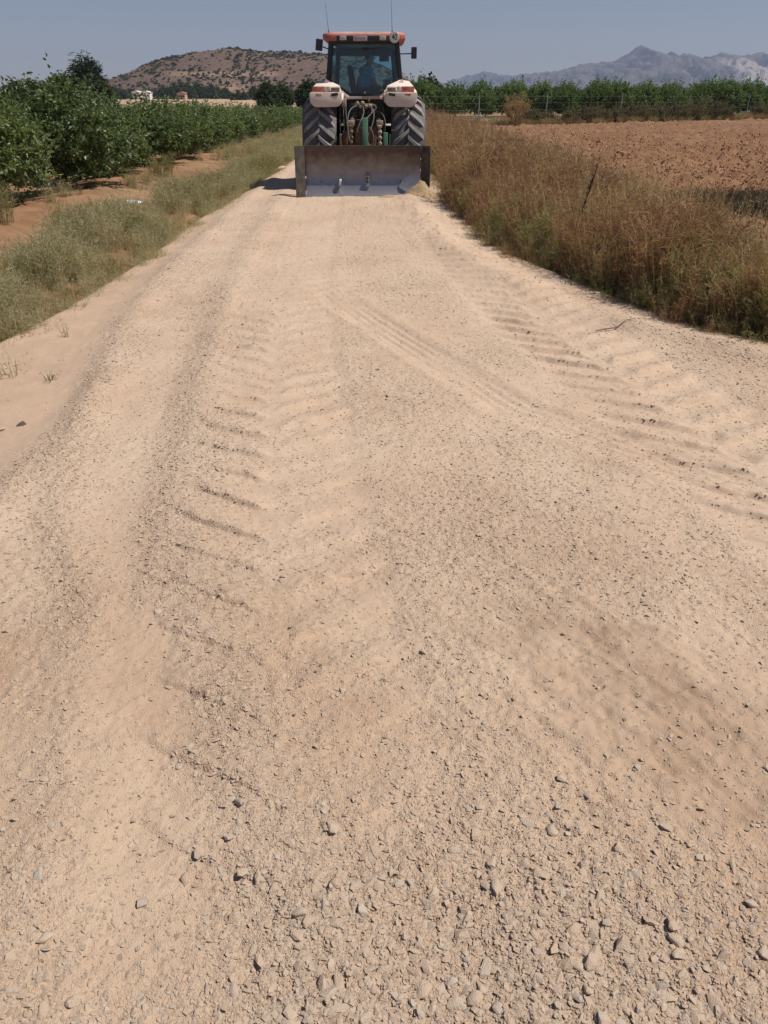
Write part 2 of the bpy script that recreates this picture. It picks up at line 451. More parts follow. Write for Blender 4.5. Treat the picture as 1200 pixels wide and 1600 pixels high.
# ---- ground sheet to the horizon
gx = axis((-8400, -900, 14), (-900, -120, 26), (-120, -24, 40), (-24, -9, 40), (-9, -2.4, 70), (-2.4, 1, 8), (1, 7, 60), (7, 40, 60), (40, 150, 30), (150, 1200, 22), (1200, 8400, 14))
gy = axis((-8400, -40, 10), (-40, 3, 16), (3, 30, 210), (30, 90, 140), (90, 200, 50), (200, 700, 60), (700, 2000, 24), (2000, 8400, 14))
GX, GY = np.meshgrid(gx, gy); X, Y = GX.ravel(), GY.ravel()
Z = ground_z(X, Y)
g = NT('soil'); co = g.pos()
c = g.attr('col').outputs['Color']
c = g.mix(g.rng(g.noise(co, 9.0, 6, .65), .3, .7, 0, .45), c, g.mix(1.0, c, (.62, .58, .55), 'MULTIPLY'))
nb = g.bump(g.noise(co, 34.0, 5, .7), .55, .03)
g.bsdf(c, .95, 0, nb, .12)
MAT_SOIL = g.m
me = np_mesh('ground', np.stack([X, Y, Z], 1), grid_faces(len(gy), len(gx)), True, colors={'col': ground_colour(X, Y)})
tag(link('ground', me, MAT_SOIL), 'bare reddish brown farm soil around the road', None, None, 'structure')

# ---- the gravel road: rows get denser towards the viewer
ys = [-7.0]
while ys[-1] < 60:
    y = ys[-1]
    ys.append(y + (.25 if y < .2 else max(.0038, (y * y + 2.9) / (1.7 * 740) * float(IP(y, [0, 1.6, 2.4, 10, 14, 60], [1.5, 1.4, .85, .70, 1.2, 1.4])))))
ry = np.array(ys)
NC = 600
sx = np.linspace(-1, 1, NC)
lft = np.maximum(-(1.5 + .72 * np.maximum(ry, .4)), xV(ry) - .95); rgt = np.minimum(1.5 + .72 * np.maximum(ry, .4), xR(ry) + 1.1)
lft = np.where(ry < .2, -4, lft); rgt = np.where(ry < .2, 6, rgt)
RX = lft[:, None] + (rgt - lft)[:, None] * (sx[None] * .5 + .5); RY = np.repeat(ry[:, None], NC, 1)
X, Y = RX.ravel(), RY.ravel()
Z = road_z(X, Y)
g = NT('road_gravel'); co = g.pos()
c = g.attr('col').outputs['Color']; pb = g.attr('peb').outputs['Fac']
v1 = g.n('ShaderNodeTexVoronoi', {'feature': 'F1'}, Vector=co, Scale=95.0)
v2 = g.n('ShaderNodeTexVoronoi', {'feature': 'F1'}, Vector=co, Scale=210.0)
grain = g.noise(co, 420.0, 3, .6)
h1 = g.math('MULTIPLY', g.rng(v1.outputs['Distance'], 0.05, .55, 1, 0), g.math('MULTIPLY', pb, g.rng(g.noise(co, 17, 3), .4, .62)))
h2 = g.math('MULTIPLY', g.rng(v2.outputs['Distance'], 0.05, .6, 1, 0), g.math('MULTIPLY', g.math('ADD', pb, .25), .5))
v3 = g.n('ShaderNodeTexVoronoi', {'feature': 'F1'}, Vector=co, Scale=36.0)
h3 = g.math('MULTIPLY', g.rng(v3.outputs['Distance'], 0.05, .5, 1, 0), g.math('MULTIPLY', g.math('ADD', pb, .1), g.rng(g.noise(co, 11, 3), .38, .60)))
hh = g.math('ADD', g.math('MULTIPLY', h3, 1.6), g.math('ADD', h1, g.math('ADD', h2, g.math('MULTIPLY', grain, .45))))
bw = g.n('ShaderNodeSeparateColor', None, Color=v1.outputs['Color'])
c = g.mix(g.math('MULTIPLY', h1, .5), c, g.mix(bw.outputs[0], (.36, .27, .20), (.56, .45, .34)))
bw2 = g.n('ShaderNodeSeparateColor', None, Color=v2.outputs['Color'])
c = g.mix(g.math('MULTIPLY', h2, .55), c, g.mix(bw2.outputs[0], g.mix(1.0, c, (.62, .60, .58), 'MULTIPLY'), g.mix(1.0, c, (1.22, 1.2, 1.2), 'MULTIPLY')))
bw3 = g.n('ShaderNodeSeparateColor', None, Color=v3.outputs['Color'])
c = g.mix(g.math('MULTIPLY', h3, .5), c, g.mix(bw3.outputs[0], g.mix(1.0, c, (.70, .69, .68), 'MULTIPLY'), g.mix(1.0, c, (1.2, 1.19, 1.19), 'MULTIPLY')))
c = g.mix(g.rng(grain, .3, .7, 0, .35), c, g.mix(1.0, c, (.72, .70, .68), 'MULTIPLY'))
c = g.mix(g.rng(g.noise(co, 7, 5, .65), .35, .7, 0, .40), c, g.mix(1.0, c, (.80, .77, .75), 'MULTIPLY'))
nb = g.bump(hh, .85, .006)
g.bsdf(c, .95, 0, nb, .12)
MAT_ROAD = g.m
me = np_mesh('road', np.stack([X, Y, Z], 1), grid_faces(len(ry), NC), True, attrs={'peb': pebble(X, Y)}, colors={'col': road_colour(X, Y)})
road = tag(link('road', me, MAT_ROAD), 'pale beige gravel farm road with tyre tread marks', None, None, 'structure')

# ---- stones
def hull_stone(seed, n, flat, jag):
    r = np.random.default_rng(seed)
    P = r.normal(size=(n, 3)); P /= np.linalg.norm(P, axis=1)[:, None]
    P *= (1 - jag * r.random((n, 1))); P *= np.array([1, r.uniform(.62, .95), flat])
    bm = bmesh.new()
    for p in P: bm.verts.new(p)
    q = bmesh.ops.convex_hull(bm, input=bm.verts)
    bmesh.ops.delete(bm, geom=[e for e in bm.verts if not e.link_faces], context='VERTS')
    bmesh.ops.recalc_face_normals(bm, faces=bm.faces)
    me = bpy.data.meshes.new('stone'); bm.to_mesh(me); bm.free()
    sm = n > 20
    me.polygons.foreach_set('use_smooth', np.full(len(me.polygons), sm, bool))
    if sm: me.set_sharp_from_angle(angle=R(38))
    return me

g = NT('stone'); rnd = g.n('ShaderNodeObjectInfo').outputs['Random']; co = g.obco()
c = g.ramp(rnd, [(0, (.56, .41, .29)), (.25, (.64, .49, .36)), (.5, (.60, .45, .33)), (.72, (.69, .56, .44)), (.90, (.58, .48, .39)), (.95, (.48, .43, .385)), (.98, (.66, .60, .53)), (1, (.38, .33, .30))])
c = g.mix(g.rng(g.noise(co, 2.2, 5), .30, .62, .15, .85), c, (.60, .452, .328))
g.bsdf(c, .92, 0, g.bump(g.noise(co, 7, 4, .7), .5, .12), .15)
MAT_STONE = g.m
STONES = [hull_stone(100 + i, [14, 13, 26, 16, 12, 24, 15, 26, 12, 18][i], [.55, .4, .6, .5, .35, .5, .7, .45, .5, .6][i], .28) for i in range(10)]
for m in STONES: m.materials.append(MAT_STONE)
STONE_COLL = hidden_collection('stone_variants', STONES)

def gravel_layer(n, y0, y1, s0, s1, pw, pexp=1.3, k=.1):
    """n tries, size s0..s1 (radius, m), thinned by the stoniness of the road"""
    u = rng.random(n); y = 1 / (1 / (y0 + k) + (1 / (y1 + k) - 1 / (y0 + k)) * u) - k
    lo = np.maximum(xL(y) - .15, -(.9 + .60 * y)); hi = np.minimum(xR(y) + .05, .9 + .60 * y)
    x = lo + (hi - lo) * rng.random(n)
    keep = (rng.random(n) < np.clip(pebble(x, y), 0, 1) ** pexp) & (rng.random(n) < (sstep(y0, y0 * 1.9, y) if y0 > 1.5 else 1.0))
    x, y = x[keep], y[keep]; m = len(x)
    s = s0 + (s1 - s0) * rng.random(m) ** pw
    return x, y, s
lay = [gravel_layer(170000, .45, 6.0, .0028, .0080, 1.6, 1.1), gravel_layer(40000, .45, 6.5, .0065, .015, 2.4, 1.2), gravel_layer(110000, 2.0, 16, .0045, .0110, 2.0, .8), gravel_layer(12000, 3.0, 24, .009, .019, 3.0, 1.0)]
vy = 3.2 + 16 * rng.random(900) ** 1.6; vx = xV(vy) - .1 + (xL(vy) - xV(vy)) * rng.random(900)
lay.append((vx, vy, .003 + .011 * rng.random(900) ** 3))
x = np.concatenate([a[0] for a in lay]); y = np.concatenate([a[1] for a in lay]); s = np.concatenate([a[2] for a in lay])
z = road_z(x, y) + s * .04
n = len(x)
rot = np.stack([rng.normal(0, .35, n), rng.normal(0, .35, n), rng.uniform(0, 6.28, n)], 1)
gr = scatter('gravel', np.stack([x, y, z], 1), rot, s[:, None] * rng.uniform(.75, 1.3, (n, 3)) * np.array([1, 1, .56]), rng.integers(0, 10, n), STONE_COLL, road)
tag(gr, 'loose small gravel strewn over the beige road', None, None, 'stuff')
# the 300 that show largest, one object each
sx_, sy_, ss_ = gravel_layer(9000, .62, 4.6, .010, .024, 3.0, 1.3)
score = ss_ / np.sqrt(sy_ ** 2 + 2.9) ** .6
o_ = np.argsort(-score)[:290]
manual = [(-.02, 1.22, .028), (.385, 1.15, .026), (.35, 1.18, .020), (-.14, 1.06, .024), (.54, .97, .028), (-.12, 1.12, .022), (.62, 1.16, .020), (-.83, 2.19, .022), (.14, 1.99, .016), (.0, 1.86, .017)]
for i, (px, py, ps) in enumerate([(sx_[k], sy_[k], ss_[k]) for k in o_] + manual):
    st = bpy.data.objects.new('stone', STONES[i % 10]); COL.objects.link(st); st.parent = road
    pz = float(road_z(np.array([px]), np.array([py]))[0])
    st.location = (px, py, pz + ps * .08)
    st.scale = (ps * random.uniform(.8, 1.25), ps * random.uniform(.8, 1.2), ps * random.uniform(.75, 1.15))
    st.rotation_euler = (random.gauss(0, .3), random.gauss(0, .3), random.uniform(0, 6.28))

# ---- ploughed field
fy = axis((3, 14, 90), (14, 30, 130), (30, 110, 150)); fs = np.concatenate([np.linspace(0, .25, 130, endpoint=False), np.linspace(.25, 1, 170)])
FY0 = np.repeat(fy[:, None], len(fs), 1); FX = xF(FY0) - .4 + (80 - xF(FY0)) * fs[None] ** 1.0
keepf = FY0 <= yFar(FX) + .5
FY = np.where(keepf, FY0, yFar(FX) + .5 - .002 * (FY0 - yFar(FX)))
X, Y = FX.ravel(), FY.ravel()
def field_z(x, y):
    e = sstep(xF(y) - .4, xF(y) + .25, x) * (1 - sstep(yFar(x) - .6, yFar(x) + .4, y))
    lum = np.abs(fbm(x * 1.6, y * 1.9, 4, 101)) * 1.4 + 1.0 * fbm(x * 4, y * 4, 3, 102)
    rows = .03 * np.sin((x * .35 + y * .94) * 2 * np.pi / .8 + 2 * noise(x * .2, y * .2, 103))
    return -.17 + .13 * e + e * (.20 * lum + 1.2 * rows)
Z = field_z(X, Y) - .15 * (~keepf.ravel())
n1 = fbm(X * .25, Y * .25, 4, 104); n2 = fbm(X * 3, Y * 3, 3, 105)
fc = mixc((.215, .115, .062), (.315, .178, .100), np.clip(.4 + .9 * n1 + 1.0 * n2, 0, 1))
me = np_mesh('ploughed_field', np.stack([X, Y, Z], 1), grid_faces(len(fy), len(fs)), True, colors={'col': fc})
field = tag(link('ploughed_field', me, MAT_SOIL), 'ploughed reddish brown field right of the road', None, None, 'structure')
MAT_CLOD = pbr('clod_soil', (.400, .222, .125), .95, 0, .3, 1.5, spec=.1, bump=.4, bscale=6)
CLODS = [hull_stone(300 + i, 16, .7, .35) for i in range(5)]
for m in CLODS: m.name = 'clod'; m.materials.append(MAT_CLOD)
CLOD_COLL = hidden_collection('clod_variants', CLODS)
n = 46000
u = rng.random(n); y = 1 / (1 / 7. + (1 / 80. - 1 / 7.) * u); x = xF(y) + .1 + (IP(y, [7, 20, 60, 80], [8, 12, 34, 44]) - xF(y)) * rng.random(n)
k = (y < yFar(x) - .3); x, y = x[k], y[k]; n = len(x)
s = (.014 + .034 * rng.random(n) ** 3) * np.clip(y / 16, .8, 1.7)
big = np.argsort(-(s / y))[:260]
rest = np.setdiff1d(np.arange(n), big)
rot = rng.uniform(-3, 3, (n, 3))
z = field_z(x, y) + s * .05
cl = scatter('clods', np.stack([x, y, z], 1)[rest], rot[rest], s[rest, None] * rng.uniform(.7, 1.3, (len(rest), 3)), rng.integers(0, 5, len(rest)), CLOD_COLL, field)
tag(cl, 'loose lumps of reddish soil over the ploughed field', None, None, 'stuff')
for i in big:
    st = bpy.data.objects.new('clod', CLODS[i % 5]); COL.objects.link(st); st.parent = field
    st.location = (x[i], y[i], z[i]); st.rotation_euler = rot[i]; st.scale = tuple(s[i] * rng.uniform(.7, 1.3, 3))

# ---- hill behind the orchard
hx = np.linspace(-340, 90, 260); hyy = np.linspace(610, 1040, 150)
HX, HY = np.meshgrid(hx, hyy); X, Y = HX.ravel(), HY.ravel()
def hill_z(x, y):
    Rg = IP(x, [-340, -300, -261, -235, -207, -176, -141, -115, -88, -53, -20, 10, 35, 70, 90], [-2, 1, 9.5, 19, 30, 36.5, 40, 37.5, 38, 36, 33, 22, 9, -1, -2])
    t = np.where(y < 800, (800 - y) / 175, (y - 800) / 230); t = np.clip(t, 0, 1)
    prof = .5 + .5 * np.cos(np.pi * t ** 1.1)
    z = Rg * prof
    return z - 1.0 + (2.4 * fbm(x / 38, y / 38, 4, 111) + .5 * noise(x / 6, y / 6, 112)) * np.clip(z / 14, 0, 1) * prof ** .3
Z = hill_z(X, Y)
n1 = fbm(X / 30, Y / 30, 4, 113); n2 = fbm(X / 7, Y / 7, 3, 114)
hc = mixc((.125, .080, .064), (.190, .125, .095), np.clip(.5 + .6 * n1 + .5 * n2, 0, 1))
dk = np.clip(n1 * 2.2 - .35, 0, .8); hc = hc * (1 - dk[:, None]) + np.array([.085, .068, .050]) * dk[:, None]
band = np.exp(-((Z - 17.5 - .9 * n1) / 1.8) ** 4) * sstep(-185, -165, X) * (1 - sstep(-95, -80, X)) * (Y < 800)
bank = np.exp(-(((X + 125) / 26) ** 2 + ((Z - 6) / 5.5) ** 2)) * (n2 > -.25) * (Y < 800)
k = np.clip(band * .8 + bank * .9, 0, 1)
hc = hc * (1 - k[:, None]) + np.array([.34, .225, .155]) * k[:, None]
g = NT('hill_soil'); co = g.pos(); c = g.attr('col').outputs['Color']
c = g.mix(g.rng(g.noise(co, .35, 5, .7), .4, .65, 0, .6), c, g.mix(1.0, c, (.55, .56, .55), 'MULTIPLY'))
g.bsdf(c, .95, 0, None, .1); MAT_HILL = g.m
me = np_mesh('hill', np.stack([X, Y, Z], 1), grid_faces(len(hyy), len(hx)), True, colors={'col': hc})
hill = tag(link('hill', me, MAT_HILL), 'low scrubby reddish hill behind the orchard', None, None, 'structure')

# ---- mountains far off
def px2x(px, Y): return (px - 600) / 1155.6 * Y / (.8716 + .562 * .4903)
def mountain(name, label, prof_px, Y0, wf, wb, cols, seed, scar=False):
    xs = np.array([px2x(p[0], Y0) for p in prof_px]); dz = Y0 * .0006575
    zs = np.array([1.7 + (150 - p[1]) * dz for p in prof_px])
    ax = np.linspace(xs[0] - 300, xs[-1] + 300, 420); ay = np.linspace(Y0 - wf, Y0 + wb, 120)
    MX, MY = np.meshgrid(ax, ay); X, Y = MX.ravel(), MY.ravel()
    Rg = IP(X, xs, zs, left=-10, right=-10); Rg = Rg + np.clip(Rg / 90, 0, 1) * (22 * fbm(X / 75, X * 0 + .5, 4, seed + 3, 2.1, .6))
    t = np.where(Y < Y0, (Y0 - Y) / wf, (Y - Y0) / wb)
    pr = (1 - t) ** 1.25
    rid = 1 - np.abs(fbm(X / 210 + .25 * fbm(X / 90, Y / 90, 2, seed + 9), Y / 420, 6, seed, 2.1, .62)) * 2.6
    Z = Rg * pr + (rid - .45) * 85 * np.clip(t * 4, 0.10, 1) * np.clip(pr * 3, 0, 1) - 4
    n1 = fbm(X / 120, Z / 40 + Y / 300, 4, seed + 5)
    n3 = fbm(X / 34, Z / 12, 3, seed + 7)
    c = mixc(cols[0], cols[1], np.clip(.36 + 1.3 * n1 + .5 * n3 + .6 * (rid - .5), 0, 1))
    if scar:
        s0, s1 = px2x(1078, Y0), px2x(1178, Y0)
        h = IP(X, [s0, px2x(1100, Y0), s1], [.55, .93, .45])
        f = sstep(s0, s0 + 60, X + 40 * n1) * (1 - sstep(s1 - 80, s1, X + 60 * n1)) * (1 - sstep(h - .05, h + .02, Z / np.maximum(Rg, 1) + .06 * n1)) * (Y < Y0)
        c = c * (1 - f[:, None]) + np.array([.42, .35, .31]) * f[:, None]
    me = np_mesh(name, np.stack([X, Y, Z], 1), grid_faces(len(ay), len(ax)), True, colors={'col': c})
    return tag(link(name, me, MAT_HILL), label, None, None, 'structure')
mountain('mountain_range', 'pale rocky mountain range on the horizon at right', [(760, 150), (800, 126), (830, 119), (860, 112), (885, 106), (900, 100), (925, 99), (945, 96), (965, 89), (980, 78), (991, 72), (1003, 78), (1015, 84), (1030, 86), (1037, 80), (1043, 86), (1065, 87), (1090, 88), (1105, 88), (1115, 84), (1140, 88), (1160, 86), (1178, 81), (1187, 87), (1200, 87), (1235, 78), (1280, 92), (1350, 88), (1450, 112), (1560, 150)], 5600, 1250, 900, [(.024, .025, .032), (.175, .142, .130)], 131, True)
mountain('far_mountains', 'faint blue mountains on the horizon behind the right orchard', [(640, 150), (690, 131), (722, 121), (755, 111), (775, 116), (800, 117), (830, 114), (870, 112), (900, 118), (960, 130), (1040, 150)], 7200, 700, 700, [(.06, .06, .065), (.11, .10, .10)], 151)
# ================================================================== PLANTS
def unit(v): return v / np.maximum(np.linalg.norm(v, axis=-1, keepdims=True), 1e-9)

def leaves_mesh(name, B, D, Lh, Wd, tint, mat, rg, fold=.25):
    """one folded two-triangle leaf per row: base B, direction D"""
    n = len(B); D = unit(D)
    side = unit(np.cross(D, unit(rg.normal(size=(n, 3)) + np.array([0, 0, .6]))))
    nrm = np.cross(side, D)
    Lh = np.asarray(Lh).reshape(-1, 1); Wd = np.asarray(Wd).reshape(-1, 1)
    mid = B + D * Lh * .48
    V = np.stack([B, mid + side * Wd * .5 + nrm * Wd * fold, B + D * Lh - nrm * Lh * .10, mid - side * Wd * .5 + nrm * Wd * fold], 1).reshape(-1, 3)
    i = np.arange(n) * 4
    F = np.concatenate([np.stack([i, i + 1, i + 2], 1), np.stack([i, i + 2, i + 3], 1)])
    me = np_mesh(name, V, F, False, attrs={'tint': np.repeat(tint, 4)})
    me.materials.append(mat); return me

def crown_mesh(name, seed, lobes, n_shoot, n_leaf, leaf, mat, up=.5, shoot=(.18, .42), sprouts=0, zmin=.08, hollow=.55):
    """lobes: (centre, radii, weight). Shoots start inside the lobes' shells and carry leaves"""
    rg = np.random.default_rng(seed)
    w = np.array([l[2] for l in lobes], float); w /= w.sum()
    li = rg.choice(len(lobes), n_shoot, p=w)
    C = np.array([l[0] for l in lobes])[li]; Rd = np.array([l[1] for l in lobes])[li]
    d = unit(rg.normal(size=(n_shoot, 3)))
    rad = hollow + (1.0 - hollow) * rg.random((n_shoot, 1)) ** .6
    bumpy = 1 + .16 * np.sin(d[:, :1] * 5 + seed) * np.cos(d[:, 1:2] * 4 + d[:, 2:] * 3 + seed * 2)
    B = C + d * Rd * rad * bumpy
    dirn = unit(d + np.array([0, 0, up]) + rg.normal(0, .35, (n_shoot, 3)))
    ln = rg.uniform(shoot[0], shoot[1], n_shoot)
    if sprouts:
        top = np.argsort(-B[:, 2] + rg.normal(0, .15, n_shoot))[:sprouts]
        ln[top] *= rg.uniform(1.3, 2.3, sprouts); dirn[top] = unit(np.array([0, 0, 1.]) + rg.normal(0, .22, (sprouts, 3)))
    t = rg.random((n_shoot, n_leaf)); P = B[:, None] + dirn[:, None] * (ln[:, None] * t)[..., None]
    P = P + rg.normal(0, leaf[0] * .18, P.shape)
    LD = dirn[:, None] * .55 + unit(rg.normal(size=P.shape)) * 1.0 + np.array([0, 0, -.05])
    P = P.reshape(-1, 3); LD = LD.reshape(-1, 3)
    k = P[:, 2] > zmin; P, LD = P[k], LD[k]; n = len(P)
    st = np.repeat(rg.random(n_shoot), n_leaf)[k]
    tint = np.clip(.55 * rg.random(n) + .45 * st, 0, 1)
    return leaves_mesh(name, P, LD, leaf[0] * rg.uniform(.7, 1.25, n), leaf[1] * rg.uniform(.7, 1.25, n), tint, mat, rg)

def trunk_mesh(name, seed, h, r, limbs, spread, mat, fork=.35):
    rg = random.Random(seed); m = MB()
    top = Vector((rg.uniform(-.1, .1) * h * .3, rg.uniform(-.1, .1) * h * .3, h * fork))
    m.tube([(0, 0, -.15), top * .5 + Vector((.01, 0, 0)), top], [r * 1.15, r * .95, r * .85], 7)
    for i in range(limbs):
        a = 6.283 * i / limbs + rg.uniform(-.4, .4); s = spread * rg.uniform(.6, 1)
        e = top + Vector((math.cos(a) * s, math.sin(a) * s, h * (1 - fork) * rg.uniform(.55, .95)))
        q = top.lerp(e, .5) + Vector((math.cos(a) * s * .18, math.sin(a) * s * .18, 0))
        m.tube([top * .97, q, e], [r * .6, r * .38, r * .12], 5)
        for j in range(2):
            e2 = q + Vector((rg.uniform(-1, 1), rg.uniform(-1, 1), rg.uniform(.2, 1))) * s * .55
            m.tube([q, e2], [r * .3, r * .08], 4)
    o = m.build(name, mat); me = o.data
    bpy.data.objects.remove(o); return me

MAT_BARK = pbr('bark', (.13, .095, .070), .95, 0, .3, 6, bump=.6, bscale=30, spec=.1)
MAT_CITRUS = foliage('citrus_leaf', [(.082, .112, .048), (.118, .162, .064), (.152, .206, .080), (.205, .258, .105), (.340, .385, .155)], .42, .42, .5)
MAT_ORCH = foliage('orchard_leaf', [(.080, .128, .048), (.118, .178, .062), (.156, .222, .078), (.205, .268, .098)], .42, .5, .35)
MAT_PINE = foliage('pine_needle', [(.038, .056, .030), (.055, .078, .038), (.075, .098, .046)], .2, .7, .2)
MAT_FAR = foliage('far_leaf', [(.045, .065, .026), (.068, .092, .034), (.095, .115, .045)], .22, .7, .2)
MAT_SALT = foliage('saltbush_leaf', [(.110, .105, .058), (.150, .138, .080), (.195, .160, .098), (.225, .165, .105)], .25, .8, .15)
MAT_DEAD = foliage('dead_twig', [(.34, .235, .11), (.44, .32, .16), (.30, .20, .10)], .1, .85, .1)

class Kind:
    """a plant built once; later ones copy its objects"""
    def __init__(s, name, crown, trunk, mtrunk, tname='trunk', cname='crown'):
        s.name, s.crown, s.trunk, s.mt, s.tn, s.cn = name, crown, trunk, mtrunk, tname, cname
    def place(s, loc, rz, sc, label, cat, group=None):
        o = thing(s.name, label, cat, loc, rz, group)
        o.scale = sc if isinstance(sc, tuple) else (sc, sc, sc)
        link(s.cn, s.crown, None, o); link(s.tn, s.trunk, s.mt, o)
        return o

# ---- citrus trees: four shapes, about 1.9 m tall
CIT = []
for i in range(4):
    rg = random.Random(50 + i)
    lob = [((0, 0, .95), (.95, .95, .80), 4)]
    for k in range(5):
        a = k * 1.257 + rg.uniform(-.4, .4); rr = rg.uniform(.5, .7)
        lob.append(((math.cos(a) * rr, math.sin(a) * rr, rg.uniform(.55, 1.3)), (rg.uniform(.4, .6),) * 2 + (rg.uniform(.38, .55),), 1.3))
    cm = crown_mesh('citrus_crown', 60 + i, lob, 900, 13, (.095, .050), MAT_CITRUS, .45, (.14, .34), 26, .22, .5)
    CIT.append(Kind('citrus_tree', cm, trunk_mesh('citrus_trunk', 70 + i, 1.5, .055, 5, .7, MAT_BARK, .22), MAT_BARK))
FARCIT = []
for i in range(4):
    rg = random.Random(150 + i)
    lob = [((0, 0, 1.55), (1.25, 1.25, 1.15), 4)]
    for k in range(7):
        a = k * .9 + rg.uniform(-.4, .4); rr = rg.uniform(.7, 1.05)
        lob.append(((math.cos(a) * rr, math.sin(a) * rr, rg.uniform(.9, 2.2)), (rg.uniform(.5, .75),) * 2 + (rg.uniform(.45, .65),), 1.2))
    cm = crown_mesh('orchard_crown', 160 + i, lob, 620, 9, (.19, .105), MAT_ORCH, .4, (.2, .5), 22, .35, .5)
    FARCIT.append(Kind('orchard_tree', cm, trunk_mesh('orchard_trunk', 170 + i, 2.4, .08, 6, 1.0, MAT_BARK, .22), MAT_BARK))
ORD = ['first', 'second', 'third', 'fourth', 'fifth', 'sixth', 'seventh', 'eighth', 'ninth', 'tenth', 'eleventh', 'twelfth', 'thirteenth', 'fourteenth', 'fifteenth', 'sixteenth', 'seventeenth', 'eighteenth', 'nineteenth', 'twentieth']
def gz(x, y): return float(ground_z(np.array([float(x)]), np.array([float(y)]))[0])

rows_y = [13.2, 15.6, 18.4, 21.2, 23.8, 26.8, 30, 33.2, 36.6, 40, 44.5, 48, 51.5, 55]
for i, ty in enumerate(rows_y):
    tx = -6.25 + .10 * math.sin(i * 2.1) - (.25 if i == 0 else 0)
    s = [.98, 1.0, .88, .86, .82, .82, .79, .79, .79, .77, .78, .77, .77, .75][i]
    lab = 'leafy citrus tree nearest the viewer in the roadside orchard row' if i == 0 else ('farthest citrus tree at the end of the roadside orchard row' if i == 13 else 'leafy citrus tree, %s from the viewer in the roadside orchard row' % ORD[i])
    CIT[i % 4].place((tx, ty, gz(tx, ty) - .04), i * 1.7, (1.0, 1.12, s * .97), lab, 'tree', 'citrus trees along the left side of the road')
for r_, rx in enumerate((-11.2, -16.4, -21.8)):
    for i in range(11):
        ty = 14.5 + i * 3.6 + r_ * 1.5 + rng.uniform(-.3, .3); tx = rx + rng.uniform(-.15, .15)
        s = rng.uniform(.93, 1.03)
        CIT[(i + r_) % 4].place((tx, ty, gz(tx, ty)), rng.uniform(0, 6), (s * 1.15, s * 1.2, s * (.84 if ty < 24 else .75)), 'citrus tree in the %s orchard row back from the road' % ORD[r_ + 1], 'tree', 'citrus trees of the %s row left of the road' % ORD[r_ + 1])
# light green stray shoot of the nearest tree
# ---- right-hand orchard beyond the fence
def row_y(x): return 74.0 + (x - 3) * .20
for r_ in range(2):
    for i in range(20):
        tx = 3.2 + i * 2.65 + r_ * 1.1 + rng.uniform(-.3, .3); ty = row_y(tx) + r_ * 5.2 + rng.uniform(-.3, .3)
        s = rng.uniform(.90, 1.04) * (1 + .0011 * (tx - 3))
        if r_ == 0:
            if i == 0: s *= 1.08
            lab = 'orchard tree beyond the wire fence, %s from the left in its front row' % ORD[i]
            gp = 'front row of the orchard beyond the fence'
        else:
            lab = 'orchard tree in the rows behind the front row beyond the wire fence'; gp = 'rear rows of the orchard beyond the fence'
        FARCIT[(i * 3 + r_) % 4].place((tx, ty, -.05), rng.uniform(0, 6), (s, s, s * .98), lab, 'tree', gp)

# ---- bigger trees behind the left orchard
def big_crown(name, seed, w, h, mat, leaf, n=520, pine=False, base=.15):
    rg = random.Random(seed); lob = []
    for k in range(16):
        t = k / 15; zz = h * (base + (1 - base) * (t * .92 + .04))
        wid = w * (math.sin(math.pi * min(1, (t * .85 + .12))) ** .7) * (.55 if pine else .6)
        a = k * 2.4 + rg.uniform(-.3, .3)
        lob.append(((math.cos(a) * wid * .6, math.sin(a) * wid * .6, zz), (w * rg.uniform(.22, .32),) * 2 + (h * rg.uniform(.08, .13),), 1))
    return crown_mesh(name, seed, lob, n, 9, leaf, mat, .5 if not pine else .8, (leaf[0] * .8, leaf[0] * 2.2), 10, h * base * .5, .35)
PINE = Kind('pine_tree', big_crown('pine_crown', 201, 2.3, 6.9, MAT_PINE, (.42, .15), 760, True), trunk_mesh('pine_trunk', 202, 5.5, .22, 7, 1.5, MAT_BARK, .5), MAT_BARK)
PINE.place((-41.6, 120, -.3), .4, (1.55, 1.5, .84), 'tall dark pine tree rising above the left orchard', 'tree')
BROAD = [Kind('broadleaf_tree', big_crown('broadleaf_crown', 211 + i, 2.6, 4.5, MAT_FAR, (.36, .22), 620, False, .1), trunk_mesh('broadleaf_trunk', 215 + i, 3.6, .18, 6, 1.5, MAT_BARK, .3), MAT_BARK) for i in range(3)]
for (px, Y, s, lab) in [(28, 104, .88, 'dark rounded tree at the left edge behind the orchard'), (62, 100, .90, 'rounded dark green tree behind the orchard, second left of the pine'), (98, 108, 1.06, 'olive green tree just left of the tall pine'), (150, 118, 1.12, 'dark tree leaning against the right side of the tall pine'), (-20, 100, .85, 'tree beyond the left edge behind the orchard'),
                        (420, 122, .92, 'rounded green tree left of the tractor at the end of the orchard'), (440, 128, .86, 'green tree close beside the rounded one left of the tractor'), (482, 126, .98, 'green tree directly behind the left mirror side of the tractor'), (503, 124, .80, 'low green tree half hidden by the tractor\'s left fender'), (668, 92, .92, 'dark tree just right of the tractor at the start of the orchard')]:
    tx = px2x(px, Y)
    BROAD[int(Y) % 3].place((tx, Y, -.35), px * .7, (s * 1.2, s * 1.2, s * .76), lab, 'tree', None)
